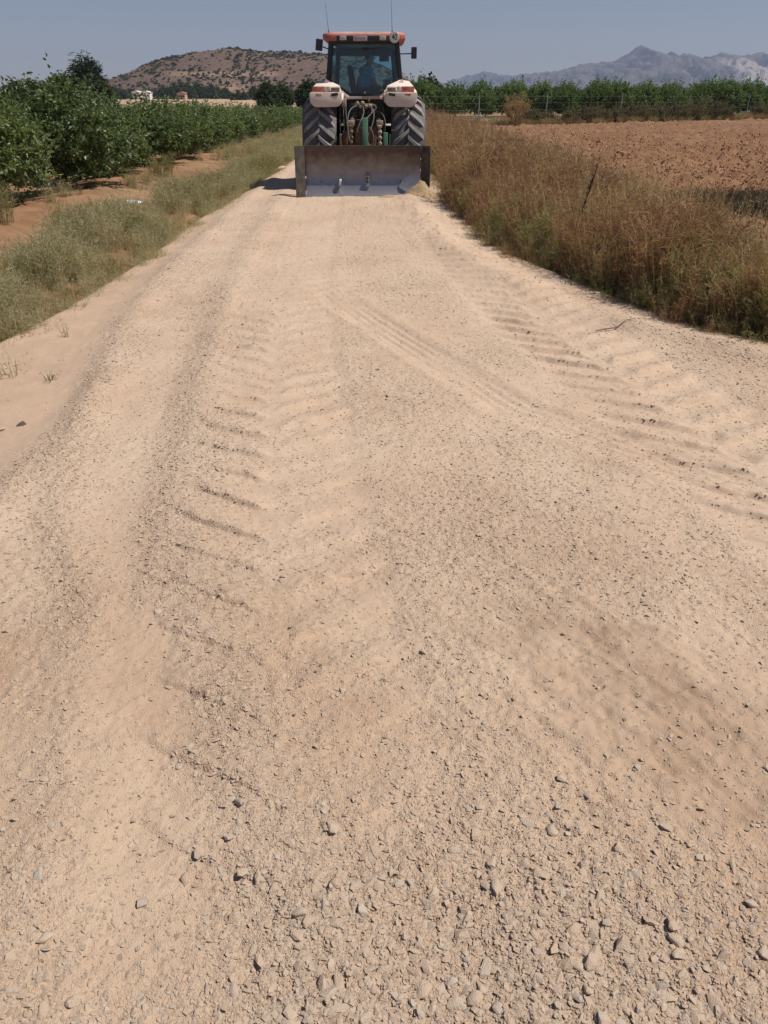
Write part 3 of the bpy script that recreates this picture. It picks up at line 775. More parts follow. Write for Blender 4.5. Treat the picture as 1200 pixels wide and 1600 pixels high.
# ---- trees at the foot of the hill
FOOT = [Kind('hillfoot_tree', big_crown('hillfoot_crown', 231 + i, 6.0, 6.5, MAT_FAR, (.9, .6), 240, False, .05), trunk_mesh('hillfoot_trunk', 235 + i, 5, .3, 5, 2.2, MAT_BARK, .25), MAT_BARK) for i in range(3)]
fl = [(172, 480, .8), (182, 500, .9), (193, 470, .7), (204, 520, .75), (243, 560, .8), (255, 540, 1.0), (265, 555, .9), (275, 540, 1.15), (286, 555, 1.25), (297, 540, 1.1), (308, 550, 1.2), (319, 560, 1.05), (330, 545, 1.1), (341, 555, 1.0), (352, 560, .9), (398, 420, .8), (372, 400, .55), (382, 400, .5), (362, 400, .45), (455, 380, .6), (465, 400, .6)]
for i, (px, Y, s) in enumerate(fl):
    FOOT[i % 3].place((px2x(px, Y), Y, -.3), i * 1.3, (s, s, s * .95), 'small hazy tree at the foot of the hill, %s from the left' % (ORD[i] if i < 20 else 'last'), 'tree', 'trees at the foot of the hill')
# ---- scrub over the hillside
SHR = []
for i in range(4):
    rg2 = np.random.default_rng(240 + i); n = 46
    d = unit(rg2.normal(size=(n, 3))); d[:, 2] = np.abs(d[:, 2])
    SHR.append(leaves_mesh('scrub', d * rg2.uniform(.2, .75, (n, 1)) * np.array([1, 1, .8]), d + rg2.normal(0, .5, (n, 3)), rg2.uniform(.4, .8, n), rg2.uniform(.35, .6, n), rg2.random(n), MAT_FAR, rg2))
SHR_COLL = hidden_collection('scrub_variants', SHR)
n = 12000; x = rng.uniform(-320, 60, n); y = rng.uniform(630, 830, n)
k = (rng.random(n) < np.clip(.35 + 1.1 * fbm(x / 45, y / 45, 3, 251), .06, 1)) & (hill_z(x, y) > 1)
x, y = x[k], y[k]; n = len(x)
sc = tag(scatter('hillside_scrub', np.stack([x, y, hill_z(x, y) - .1], 1), np.stack([np.zeros(n), np.zeros(n), rng.uniform(0, 6.28, n)], 1), rng.uniform(.5, 1.5, n) * (1 + .8 * (rng.random(n) > .94)), rng.integers(0, 4, n), SHR_COLL), 'dark scrub bushes dotted over the hillside', None, None, 'stuff')

# ---- weeds and grass
def weed_mesh(seed, n_stem, h, base, lean, w, twigs, twl, mat, droop=.0):
    rg = np.random.default_rng(seed); V = []; F = []; T = []
    for i in range(n_stem):
        a = rg.uniform(0, 6.283); rr = base * math.sqrt(rg.random())
        b = np.array([math.cos(a) * rr, math.sin(a) * rr, -.03]); hh = h * rg.uniform(.55, 1.1)
        ld = np.array([math.cos(a + rg.normal(0, .6)), math.sin(a + rg.normal(0, .6)), 0]) * lean * hh * rg.uniform(.2, 1.2)
        pts = [b, b + ld * .25 + [0, 0, hh * .4], b + ld * .65 + [0, 0, hh * .78], b + ld * 1.15 + [0, 0, hh * (1 - droop * rg.random())]]
        f = rg.uniform(0, 6.283); sd = np.array([math.cos(f), math.sin(f), 0]); ti = rg.random()
        k0 = len(V)
        for j, p in enumerate(pts):
            ww = w * [1, .85, .6, .12][j] * .5; V += [p - sd * ww, p + sd * ww]; T += [ti, ti]
        for j in range(3): F.append((k0 + 2 * j, k0 + 2 * j + 1, k0 + 2 * j + 3, k0 + 2 * j + 2))
        for q in range(twigs):
            t = rg.uniform(.22, 1.0); j = min(2, int(t * 3)); u = t * 3 - j
            p = pts[j] * (1 - u) + pts[j + 1] * u
            dd = rg.normal(0, 1, 3); dd[2] = dd[2] * .7 + .65; dd /= np.linalg.norm(dd)
            l = twl * rg.uniform(.5, 1.3) * (1.15 - .6 * t); s2 = np.cross(dd, rg.normal(0, 1, 3)); s2 /= np.linalg.norm(s2)
            k1 = len(V); t2 = np.clip(ti + rg.normal(0, .25), 0, 1)
            V += [p - s2 * w * .35, p + s2 * w * .35, p + dd * l * .55 + s2 * w * .55, p + dd * l]; T += [t2] * 4
            F.append((k1, k1 + 1, k1 + 2, k1 + 3))
    me = np_mesh('weed', np.array(V), np.array(F), False, attrs={'tint': np.array(T)}); me.materials.append(mat); return me

BRN = foliage('dry_weed', [(.190, .100, .064), (.330, .188, .118), (.440, .275, .175), (.600, .430, .285)], .42, .85, .1)
GRN = foliage('green_weed', [(.185, .182, .085), (.265, .250, .122), (.345, .305, .158), (.450, .365, .205)], .45, .8, .12)
GRY = foliage('greygreen_weed', [(.300, .285, .165), (.400, .365, .225), (.490, .435, .275), (.620, .520, .340)], .42, .85, .12)
STR = foliage('straw_grass', [(.36, .25, .13), (.50, .37, .21), (.62, .48, .29)], .3, .8, .12)
DKB = foliage('dark_brush', [(.090, .068, .052), (.140, .105, .076), (.200, .150, .100)], .2, .9, .1)
W = [weed_mesh(401, 44, .66, .20, .30, .0068, 15, .13, BRN), weed_mesh(402, 38, .80, .18, .32, .0062, 15, .15, BRN), weed_mesh(403, 46, .58, .22, .36, .0068, 15, .11, BRN),
     weed_mesh(404, 44, .55, .20, .30, .0060, 14, .12, GRN), weed_mesh(405, 50, .48, .18, .35, .0060, 12, .10, GRN),
     weed_mesh(406, 44, .66, .10, .45, .0055, 2, .08, STR, .25), weed_mesh(407, 30, .85, .08, .35, .0050, 4, .07, STR, .15),
     weed_mesh(408, 60, .34, .24, .45, .0070, 12, .10, DKB)]
WC = hidden_collection('weed_variants', W)
n = 9600; y = 4.3 + 46 * rng.random(n) ** 1.5; lo = xR(y); hi = xF(y) + .25
x = lo + .12 + (hi - lo) * rng.random(n)
k = (x < 12) & ~((y > 15.0) & (y < 15.4) & (x < 1.0)) & ((y < 14) | (rng.random(n) < .65))
x, y = x[k], y[k]; n = len(x)
dE = x - xR(y); dF = xF(y) - x
pn = fbm(x * .55, y * .4, 3, 261); rn = rng.random(n)
idx = np.where(rn < .4, 0, np.where(rn < .72, 1, 2))
gm = (pn > .24) | ((dE < .7) & (rng.random(n) < .55)) | ((x > 2.9) & (y < 9) & (rng.random(n) < .55))
idx = np.where(gm, np.where(rn < .5, 3, 4), idx)
idx = np.where((rng.random(n) < .24) & ~gm, np.where(rn < .5, 5, 6), idx)
idx = np.where((dF < .9) & (rng.random(n) < .6), 7, idx)
hs = np.clip(.30 + 1.0 * dE, .35, 1.0) * np.clip(.30 + .42 * dF, .28, 1.0) * rng.uniform(.75, 1.15, n) * (1 + .55 * fbm(x * .9, y * .9, 2, 262)) * IP(y, [4, 7, 12, 20, 50], [.80, .92, 1.06, 1.15, 1.1])
st_ = rng.random(n) < .05
idx = np.where(st_, 6, idx); hs = np.where(st_ & (dE > .5), np.maximum(hs, .85) * 1.15, hs)
thin = rng.random(n) < np.clip(.30 + .6 * dE, 0, 1); x, y, idx, hs = x[thin], y[thin], idx[thin], hs[thin]; n = len(x)
wd = tag(scatter('dry_weeds', np.stack([x, y, ground_z(x, y) + .0], 1), np.stack([rng.normal(0, .10, n), rng.normal(0, .10, n), rng.uniform(0, 6.28, n)], 1), hs[:, None] * rng.uniform(.9, 1.12, (n, 3)), idx, WC), 'thick bank of dry brown weeds right of the road', None, None, 'stuff')

WL = [weed_mesh(421, 46, .44, .17, .36, .0058, 12, .10, GRY), weed_mesh(422, 40, .50, .15, .40, .0055, 13, .11, GRY), weed_mesh(423, 46, .40, .17, .35, .0060, 12, .09, GRN),
      weed_mesh(424, 40, .46, .10, .50, .0052, 2, .07, STR, .3), weed_mesh(425, 50, .20, .16, .6, .0060, 3, .06, GRN, .3)]
WLC = hidden_collection('verge_variants', WL)
n = 6000; y = 3.6 + 48 * rng.random(n) ** 1.7; wv = IP(y, [4, 6, 9, 13, 18, 25, 50], [2.6, 2.2, 1.75, 1.25, 1.0, .9, 1.4])
t = rng.random(n); x = xV(y) - .06 - wv * t
rn = rng.random(n); pn = fbm(x * .8, y * .6, 3, 271)
idx = np.where(rn < .36, 0, np.where(rn < .66, 1, np.where(rn < .72, 2, 3)))
idx = np.where((pn > .25) & (rn < .6), 2, idx)
keep = (rng.random(n) < np.clip(1.02 - t * .95 + pn * 1.5, .02, 1))
hs = np.clip(.45 + .8 * t, .4, 1) * rng.uniform(.5, 1.15, n) * (1 + .3 * pn) * IP(y, [4, 6, 12, 25], [.95, 1.08, .95, .78])
x1, y1, i1, h1 = x[keep], y[keep], idx[keep], hs[keep]
# scattered tufts over the orchard floor and under the trees
m = 1500; y2 = 6 + 50 * rng.random(m) ** 1.4; x2 = rng.uniform(-12, -3.6, m)
kp = fbm(x2 * .5, y2 * .35, 3, 281) > .17
x2, y2 = x2[kp], y2[kp]; m = len(x2); i2 = np.where(rng.random(m) < .7, 4, 0); h2 = rng.uniform(.4, 1.0, m)
# far strips: verge grass behind the tractor on both sides
m3 = 900; y3 = rng.uniform(24, 66, m3); x3 = rng.uniform(-5, -1.6, m3) + 0; i3 = rng.integers(0, 4, m3); h3 = rng.uniform(.6, 1.1, m3)
x = np.concatenate([x1, x2, x3]); y = np.concatenate([y1, y2, y3]); idx = np.concatenate([i1, i2, i3]); hs = np.concatenate([h1, h2, h3])
ok = ~((np.abs(y - 43) < 1.7)); x, y, idx, hs = x[ok], y[ok], idx[ok], hs[ok]; n = len(x)
tag(scatter('verge_grass', np.stack([x, y, ground_z(x, y)], 1), np.stack([rng.normal(0, .1, n), rng.normal(0, .1, n), rng.uniform(0, 6.28, n)], 1), hs[:, None] * rng.uniform(.88, 1.12, (n, 3)), idx, WLC), 'grey green grass and weeds on the left verge', None, None, 'stuff')

# low strip of weeds between field and fence
n = 1500; x = rng.uniform(3.5, 60, n); y = yFar(x) + rng.uniform(-.8, 4.0, n)
idx = rng.choice([0, 3, 4, 7, 2], n); 
tag(scatter('field_margin_weeds', np.stack([x, y, np.full(n, -.06)], 1), np.stack([np.zeros(n), np.zeros(n), rng.uniform(0, 6.28, n)], 1), rng.uniform(.5, 1.0, n), idx, WC), 'low weeds along the far edge of the ploughed field', None, None, 'stuff')

# dark scrubby patch at the near edge of the field
n = 190; a = rng.uniform(0, 6.28, n); q = np.sqrt(rng.random(n)); x = 5.85 + .85 * q * np.cos(a); y = 13.6 + 1.2 * q * np.sin(a)
x = np.concatenate([x, 4.75 + .5 * rng.random(40)]); y = np.concatenate([y, 17.2 + .9 * rng.random(40)]); n = len(x)
tag(scatter('field_edge_scrub', np.stack([x, y, field_z(x, y) - .02], 1), np.stack([rng.normal(0, .2, n), rng.normal(0, .2, n), rng.uniform(0, 6.28, n)], 1), rng.uniform(.4, .8, n), np.full(n, 7), WC), 'dark dry scrub at the near edge of the ploughed field', None, None, 'stuff')
# ---- single plants one can pick out
def plant(name, me, loc, s, label, cat, group=None, rz=0.0):
    o = link(name, me); o.location = loc; o.scale = (s, s, s) if not isinstance(s, tuple) else s; o.rotation_euler = (0, 0, rz)
    return tag(o, label, cat, group)
SPROUT = weed_mesh(441, 12, .12, .03, .8, .006, 3, .04, GRN)
rz_ = lambda x, y: float(road_z(np.array([float(x)]), np.array([float(y)]))[0])
plant('seedling', SPROUT, (-2.31, 4.90, rz_(-2.31, 4.9)), .9, 'small green weed alone on the sandy left verge', 'weed')
plant('seedling', weed_mesh(442, 9, .16, .02, .5, .005, 3, .04, GRY), (-2.60, 6.0, rz_(-2.6, 6.0)), 1.0, 'thin upright sprig near the foot of the left verge grass', 'weed')
plant('seedling', weed_mesh(443, 16, .20, .06, .8, .006, 4, .05, GRY), (-2.62, 5.0, rz_(-2.62, 5.0)), 1.0, 'sprawling grey weed at the left edge of the sandy verge', 'weed')
BUSH = weed_mesh(444, 120, .5, .26, .45, .007, 12, .12, GRN)
plant('weed_clump', BUSH, (-5.38, 10.9, gz(-5.38, 10.9)), .95, 'dense green weed clump at the left edge below the citrus trees', 'weed')
plant('weed_clump', BUSH, (-5.2, 19.0, gz(-5.2, 19.0)), (1.15, 1.0, .95), 'green weed clump between the citrus trees on the soil bank', 'weed', None, 1.4)
plant('weed_clump', BUSH, (-4.55, 11.3, gz(-4.55, 11.3)), .62, 'small green weed clump on the bare soil beside the verge grass', 'weed', None, 2.4)
# dark dead dock stalks among the weeds
m = MB()
for a, b in (((2.03, 8.7, 0), (2.36, 9.0, 1.02)), ((2.10, 8.72, 0), (2.30, 8.95, .88))):
    p = [Vector(a).lerp(Vector(b), t) for t in (0, .25, .5, .75, 1)]
    m.tube(p, [.008, .008, .009, .010, .004], 6)
    for k in range(46):
        t = random.uniform(.35, 1); q = Vector(a).lerp(Vector(b), t)
        m.tube([q, q + Vector((random.uniform(-.03, .03), random.uniform(-.03, .03), random.uniform(.015, .05)))], [.008, .002], 4)
dk = m.build('dead_stalk', pbr('dead_stalk', (.075, .040, .030), .9, 0, .3, 20, spec=.1))
tag(dk, 'pair of tall dark dead stalks leaning among the brown weeds', 'weed')
# pale dead bush at the field's far corner
m = MB(); rg = random.Random(5)
tw = []
for i in range(34):
    a = rg.uniform(0, 6.28); sp = rg.uniform(.15, 1.05); h = rg.uniform(1.3, 2.15) * (1 - .25 * sp)
    b = Vector((rg.uniform(-.08, .08), rg.uniform(-.08, .08), 0)); e = Vector((math.cos(a) * sp, math.sin(a) * sp * .8, h)); q = b.lerp(e, .5) + Vector((math.cos(a), math.sin(a), 0)) * .12 * sp
    m.tube([b, q, e], [.022, .015, .005], 5)
    for k in range(9):
        t = rg.uniform(.3, 1); s0 = q.lerp(e, (t - .3) / .7); d = Vector((rg.uniform(-1, 1), rg.uniform(-1, 1), rg.uniform(.1, 1))) * rg.uniform(.15, .4)
        m.tube([s0, s0 + d], [.008, .003], 4); tw.append((s0 + d * .6, d))
db = thing('dead_bush', 'pale straw coloured dead bush at the far corner of the field', 'bush', (8.6, 54.6, -.08))
m.build('branches', pbr('dead_branch', (.40, .28, .135), .9, 0, .2, 10, spec=.1), db)
rg2 = np.random.default_rng(9); B_ = np.array([t[0] for t in tw]); D_ = np.array([t[1] for t in tw])
B_ = np.repeat(B_, 6, 0) + rg2.normal(0, .09, (len(B_) * 6, 3)); D_ = np.repeat(D_, 6, 0) + rg2.normal(0, .3, (len(D_) * 6, 3))
link('dry_leaves', leaves_mesh('dry_leaves', B_, D_, np.full(len(B_), .11), np.full(len(B_), .035), rg2.random(len(B_)), MAT_DEAD, rg2), None, db)
# grey saltbush along the fence
SB = []
for i in range(3):
    rg = random.Random(500 + i)
    lob = [((rg.uniform(-.6, .6), rg.uniform(-.4, .4), rg.uniform(.3, .65)), (rg.uniform(.4, .6), rg.uniform(.35, .5), rg.uniform(.28, .42)), 1) for k in range(6)]
    SB.append(Kind('saltbush', crown_mesh('saltbush_crown', 510 + i, lob, 420, 9, (.11, .05), MAT_SALT, .8, (.12, .32), 30, .03, .3), trunk_mesh('saltbush_stem', 520 + i, .7, .03, 6, .4, MAT_BARK, .15), MAT_BARK, 'stem'))
sbx = [10.1, 11.6, 13.2, 14.6, 15.9, 17.3, 18.8, 20.1, 21.5, 22.9, 24.4, 25.9, 27.2, 28.4, 32.4, 34.2, 36.0]
for i, bx in enumerate(sbx):
    s = [.85, .75, .9, .95, 1.0, .95, 1.05, 1.0, 1.1, 1.05, 1.15, 1.2, 1.15, .7, 1.1, 1.2, 1.2][i]
    SB[i % 3].place((bx, yFar(bx) + 1.2 + .4 * math.sin(i * 1.9), -.08), i * 2.1, (s * 1.15, s, s * 1.05), 'grey green saltbush at the far edge of the field, %s from the dead bush' % ORD[i], 'bush', 'bushes along the far edge of the field')
# ================================================================== FENCE, HOUSES, SMALL THINGS
MAT_POST = pbr('galvanised_steel', (.36, .36, .36), .55, .6, .15, 6)
MAT_CONC = pbr('concrete', (.50, .44, .36), .9, 0, .15, 5, bump=.2)
fence = thing('wire_fence', 'wire fence on thin grey posts between field and orchard', 'fence', (0, 0, 0))
fx = [1.4, 6.9, 12.45, 19.3, 26.3, 33.2, 40.0, 47.0]
def fence_y(x): return 61.2 + (x - 6.9) * .60
for p in fx:
    m = MB(); m.tube([(p, fence_y(p), -.3), (p, fence_y(p), 1.78)], .032, 8); m.lathe([(1.78, .034), (1.80, .034), (1.805, .0)], 8, (p, fence_y(p), 0), 'z')
    m.build('post', MAT_POST, fence)
for h in (.35, .8, 1.25, 1.68):
    MB().tube([(p, fence_y(p) - .035, h) for p in fx], .004, 4).build('wire', MAT_POST, fence)
for i, (p, oy, lab) in enumerate([(6.9, .25, 'small pale block at the foot of the fence post left of the dead bush'), (33.2, .3, 'pale block beside the fence post right of the saltbushes'), (29.9, 2.2, 'pale block in the gap between the saltbushes')]):
    t = thing('irrigation_box', lab, 'box', (p, fence_y(p) + oy, -.06))
    MB().box((0, 0, .22), (.55, .45, .44)).build('body', MAT_CONC, t, bevel=.02)
    MB().box((0, 0, .475), (.64, .54, .06)).build('lid', MAT_CONC, t, bevel=.015)
    MB().tube([(.12, -.3, .0), (.12, -.3, .55), (.12, -.1, .62)], .03, 8).build('pipe', MAT_POST, t)

MAT_WHITE = pbr('whitewash', (.78, .76, .72), .85, 0, .05, 1)
MAT_TILE = pbr('roof_tile', (.45, .22, .13), .9, 0, .2, 3)
MAT_DARKW = pbr('dark_window', (.03, .035, .04), .2)
MAT_OCH = pbr('ochre_wall', (.52, .36, .25), .9, 0, .1, 1)
def house(px, Y, w, d, h, wall, label):
    t = thing('farmhouse', label, 'house', (px2x(px, Y), Y, -.1))
    MB().box((0, 0, h / 2), (w, d, h)).build('wall', wall, t)
    MB().prism([(-w / 2 - .3, h + .004), (w / 2 + .3, h + .004), (w / 2 + .3, h + .2), (0, h + w * .16 + .2), (-w / 2 - .3, h + .2)], -d / 2 - .3, d / 2 + .3, 'y').build('roof', MAT_TILE if wall is not MAT_WHITE else MAT_WHITE, t)
    for k in (-1, 1):
        f = MB().box((k * w * .27, -d / 2 - .02, h * .55), (1.1, .10, 1.2)).build('window', wall, t)
        MB().box((k * w * .27, -d / 2 - .075, h * .55), (.9, .02, 1.0)).build('pane', MAT_DARKW, f)
    MB().box((0, -d / 2 - .03, 1.05), (.95, .08, 2.1)).build('door', MAT_DARKW, t)
house(215, 500, 4.6, 6, 3.6, MAT_WHITE, 'small white house at the foot of the hill, left one')
house(230, 505, 5.0, 6, 3.5, MAT_WHITE, 'white house with dark windows at the foot of the hill, right one')
house(285, 470, 4.2, 5, 3.0, MAT_OCH, 'ochre shed among trees at the foot of the hill')

# bottle left in the grass
MAT_PET = NT('clear_plastic'); b_ = MAT_PET.n('ShaderNodeBsdfPrincipled', None, Base_Color=(.75, .88, .9), Roughness=.15, Alpha=.55, Specular_IOR_Level=.8)
MAT_PET.t.links.new(b_.outputs[0], MAT_PET.out.inputs[0])
bt = thing('plastic_bottle', 'clear plastic bottle lying in the left verge grass', 'bottle', (-4.02, 12.75, gz(-4.02, 12.75) + .24), .25)
MB().lathe([(-.15, 0), (-.148, .038), (-.13, .043), (-.05, .043), (-.045, .040), (.0, .043), (.06, .043), (.10, .034), (.125, .016), (.145, .015)], 16, (0, 0, 0), 'x').build('body', MAT_PET.m, bt)
MB().lathe([(.13, .0), (.13, .019), (.152, .019), (.152, 0)], 12, (0, 0, 0), 'x').build('cap', pbr('bottle_cap', (.25, .55, .75), .4), bt)
lb = MB().lathe([(-.045, .0445), (.03, .0445)], 16, (0, 0, 0), 'x').build('wrapper', pbr('bottle_wrapper', (.75, .8, .82), .5), bt)
# single stones apart from the gravel
for (x, y, s, i, lab, mt) in [(-2.17, 4.12, .032, 3, 'small dark lump on the sandy left verge', pbr('dark_stone', (.10, .08, .06), .95)), (-2.26, 4.03, .028, 5, 'pale flat stone beside the dark lump on the left verge', None), (-2.72, 21.4, .13, 2, 'rounded pale rock on the road edge left of the blade', None)]:
    me = STONES[i].copy()
    if mt: me.materials.clear(); me.materials.append(mt)
    o = link('rock', me); o.location = (x, y, rz_(x, y) + s * .25); o.scale = (s * 1.3, s, s); o.rotation_euler = (.1, .2, x)
    tag(o, lab, 'rock')
# twig on the road by the right bank
m = MB(); q = [(1.72, 5.95), (1.80, 6.02), (1.92, 6.06), (2.02, 6.16), (2.10, 6.18)]
m.tube([(a, b, rz_(a, b) + .016) for a, b in q], [.005, .006, .005, .004, .002], 5)
for (a, b), (c_, d_) in (((1.80, 6.02), (1.86, 5.95)), ((1.92, 6.06), (1.97, 6.0)), ((1.92, 6.06), (1.90, 6.16))):
    m.tube([(a, b, rz_(a, b) + .016), (c_, d_, rz_(c_, d_) + .02)], [.003, .001], 4)
tag(m.build('twig', pbr('twig', (.16, .11, .07), .9)), 'thin dry twig lying on the road near the right bank', 'twig')

# spoil heaps against the blade
def heap(x0, y0, rx, ry, h, seed, label):
    a = np.linspace(-1.25, 1.25, 46); A, B = np.meshgrid(a, a); X, Y = A.ravel(), B.ravel()
    r = np.sqrt(X * X + Y * Y); z = h * np.clip(1 - r, -.25, 1) ** 1 * (1 + .25 * fbm(X * 2 + seed, Y * 2, 3, seed)) + h * .10 * fbm(X * 6, Y * 6, 3, seed + 1)
    z = np.where(r > 1, h * -.35, z)
    P = np.stack([x0 + X * rx, y0 + Y * ry, z + .02], 1)
    cc = np.repeat(np.array([[.47, .335, .20]]), len(P), 0)
    me = np_mesh('dirt_heap', P, grid_faces(46, 46), True, attrs={'peb': np.full(len(P), .35)}, colors={'col': cc})
    return tag(link('dirt_heap', me, MAT_ROAD), label, 'heap')
heap(.68, 15.08, .38, .27, .31, 601, 'heap of sandy dirt against the right end of the blade')
heap(.10, 15.16, .26, .10, .055, 611, 'low spill of dirt under the middle of the blade')

# ================================================================== TRACTOR
T = thing('tractor', 'dusty faded red tractor with rear grader blade on the road', 'tractor', (-.40, 17.2, .03))
DUST = (.46, .345, .245)
M_RED = pbr('faded_red_paint', (.43, .125, .095), .55, 0, .18, 6, .60, (.62, .39, .34))
M_PLAST = pbr('faded_fender_plastic', (.76, .63, .53), .65, 0, .08, 5, .45, (.74, .62, .52))
M_BLK = pbr('black_plastic', (.022, .022, .025), .5, 0, .2, 8, .10, DUST)
M_FRM = pbr('cab_frame', (.020, .026, .032), .4, 0, .1, 8)
M_RUB = pbr('tyre_rubber', (.085, .082, .082), .8, 0, .15, 5, .45, (.30, .27, .25), .2, 40, .25)
M_LUG = pbr('tread_lug_rubber', (.215, .203, .195), .85, 0, .18, 9, .55, (.46, .41, .37))
M_RIM = pbr('rim_paint', (.45, .42, .38), .6, .2, .1, 5, .4, DUST)
M_IRON = pbr('dirty_iron', (.060, .052, .045), .7, .3, .3, 12, .45, (.24, .17, .12))
M_RUST = pbr('rust', (.20, .095, .045), .85, .1, .35, 14)
M_GRN = pbr('green_paint', (.115, .255, .155), .55, 0, .15, 8, .30, (.36, .36, .27))
M_HOSE = pbr('hose', (.085, .085, .075), .6, 0, .2, 10, .4, (.30, .26, .20))
M_BEI = pbr('beige_bits', (.42, .33, .24), .7, 0, .2, 14, .3, DUST)
M_STL = pbr('bright_steel', (.55, .55, .56), .35, .9, .1, 20)
M_SEAT = pbr('seat_cloth', (.020, .022, .026), .85)
M_LAMPR = pbr('red_lens', (.40, .075, .055), .45, 0, .15, 20, .55, (.56, .38, .30))
M_LAMPW = pbr('clear_lens', (.50, .44, .38), .35, 0, .1, 20, .3, DUST)
M_WLB = pbr('work_lamp_brown', (.17, .125, .09), .6, 0, .2, 12, .4, DUST)
M_WORK = pbr('work_lamp_lens', (.52, .46, .36), .4, 0, .1, 15)
M_WHT = pbr('sign_white', (.86, .83, .77), .6, 0, .06, 10)
M_NUM = pbr('sign_black', (.03, .03, .03), .6)
# worn moldboard steel: pale sheen below and dark shade above painted into its colour
g = NT('worn_steel_shaded'); co = g.obco(); zz = g.n('ShaderNodeSeparateXYZ', None, Vector=co).outputs[2]
ns = g.noise(g.n('ShaderNodeMapping', None, Vector=co, Scale=(2.2, 2.2, 3.0)).outputs[0], 2.2, 6, .6)
f = g.rng(g.math('ADD', zz, g.math('MULTIPLY', g.math('SUBTRACT', ns, .5), .45)), .16, .74)
c = g.mix(f, (.40, .375, .365), (.098, .076, .070))
c = g.mix(g.rng(g.noise(co, 9, 6, .7), .55, .72, 0, .6), c, (.16, .12, .11))
g.bsdf(c, g.rng(f, 0, 1, .32, .58), .76, g.bump(g.noise(co, 26, 4), .12, .01), .4)
M_BLADE = g.m
g = NT('cab_glass')
tr = g.n('ShaderNodeBsdfTransparent', None, Color=(.66, .80, .83)); gl = g.n('ShaderNodeBsdfGlossy', None, Color=(1, 1, 1), Roughness=.03)
mx = g.n('ShaderNodeMixShader', None, Fac=g.n('ShaderNodeFresnel', None, IOR=1.5).outputs[0])
g.t.links.new(tr.outputs[0], mx.inputs[1]); g.t.links.new(gl.outputs[0], mx.inputs[2]); g.t.links.new(mx.outputs[0], g.out.inputs[0])
M_GLASS = g.m

def tyre(m, R0, w, zc, yc, xc, nl, lh, dphi):
    prof = []
    for k in range(15):
        t = -1 + 2 * k / 14; prof.append((xc + t * w * .5, R0 - lh - .085 * abs(t) ** 3.5))
    prof = [(xc - w * .40, R0 * .60), (xc - w * .53, R0 * .72), (xc - w * .54, R0 * .82)] + prof + [(xc + w * .54, R0 * .82), (xc + w * .53, R0 * .72), (xc + w * .40, R0 * .60)]
    m.lathe(prof, 64, (0, yc, zc), 'x')
    return prof
def lugs(m, R0, w, zc, yc, xc, nl, lh, dphi):
    for sd in (-1, 1):
        for i in range(nl):
            p0 = 2 * math.pi * (i + (.5 if sd > 0 else 0)) / nl
            V = []; K = 6
            for k in range(K):
                t = k / (K - 1); s = -.04 + t * 1.06
                r0 = R0 - lh - .085 * min(1.06, abs(s)) ** 3.5 - .004 - (.05 if k == K - 1 else 0)
                r1 = r0 + lh * (1 if k < K - 1 else .75) + .004
                ph = p0 - dphi * (s ** .9 if s > 0 else s)
                hw = (.036 + .010 * t) / R0
                for rr, q in ((r0, -hw * 1.35), (r1, -hw * .9), (r1, hw * .9), (r0, hw * 1.35)):
                    V.append((xc + sd * s * w * .5, yc - rr * math.cos(ph + q), zc + rr * math.sin(ph + q)))
            F = [(0, 1, 2, 3), tuple((K - 1) * 4 + j for j in (3, 2, 1, 0))]
            for k in range(K - 1):
                for j in range(3): F.append((k * 4 + j, k * 4 + j + 1, k * 4 + 4 + j + 1, k * 4 + 4 + j))
            m.add(V, F)

def wheel(name, R0, w, zc, yc, xc, nl, lh, dphi):
    s = 1 if xc > 0 else -1
    m = MB(); m.lathe([(xc - w * .40, R0 * .60), (xc - w * .36, R0 * .55), (xc + s * .02, R0 * .50), (xc + s * .05, R0 * .20), (xc + s * .10, R0 * .18), (xc + s * .10, 0)], 40, (0, yc, zc), 'x')
    m.lathe([(xc + w * .40, R0 * .60), (xc + w * .36, R0 * .55), (xc + s * .03, R0 * .505)], 40, (0, yc, zc), 'x')
    wh = m.build(name, M_RIM, T)
    m = MB(); tyre(m, R0, w, zc, yc, xc, nl, lh, dphi); m.build('tyre', M_RUB, wh, smooth=30)
    m = MB(); lugs(m, R0, w, zc, yc, xc, nl, lh, dphi); m.build('tread_lugs', M_LUG, wh, smooth=30)
    for k in range(8):
        a = k * math.pi / 4
        MB().lathe([(0, .0), (s * .02, .016), (s * .02, 0)], 6, (xc + s * .075, yc + math.cos(a) * R0 * .27, zc + math.sin(a) * R0 * .27), 'x').build('wheel_nut', M_STL, wh)
for s in (-1, 1): wheel('rear_wheel', .86, .63, .83, 0, s * .885, 21, .052, .30)
for s in (-1, 1): wheel('front_wheel', .62, .42, .60, 2.62, s * .85, 18, .042, .30)

# chassis
m = MB(); m.box((0, .35, .95), (.56, 1.7, .62)); m.box((0, 2.0, .85), (.42, 1.9, .42)); m.box((0, -.42, 1.0), (.50, .30, .50)); m.build('transmission', M_IRON, T, bevel=.03)
MB().tube([(-.75, 0, .83), (.75, 0, .83)], [.13, .13], 16).build('rear_axle', M_IRON, T)
MB().tube([(-.75, 2.62, .60), (-.3, 2.62, .66), (.3, 2.62, .66), (.75, 2.62, .60)], .085, 12).build('front_axle', M_IRON, T)
MB().box((0, -.16, 1.28), (.84, .30, .68)).build('rear_bulkhead', M_BLK, T, bevel=.02)
m = MB(); bp = [(-.36, 1.15), (.36, 1.15), (.42, 1.35), (.40, 1.62), (.30, 1.70), (-.30, 1.70), (-.40, 1.62), (-.42, 1.35)]
m.prism(bp, 1.38, 3.35, 'y'); hood = m.build('bonnet', M_RED, T, bevel=.02)
MB().box((0, 3.365, 1.42), (.6, .03, .42)).build('grille', M_BLK, hood, bevel=.01)
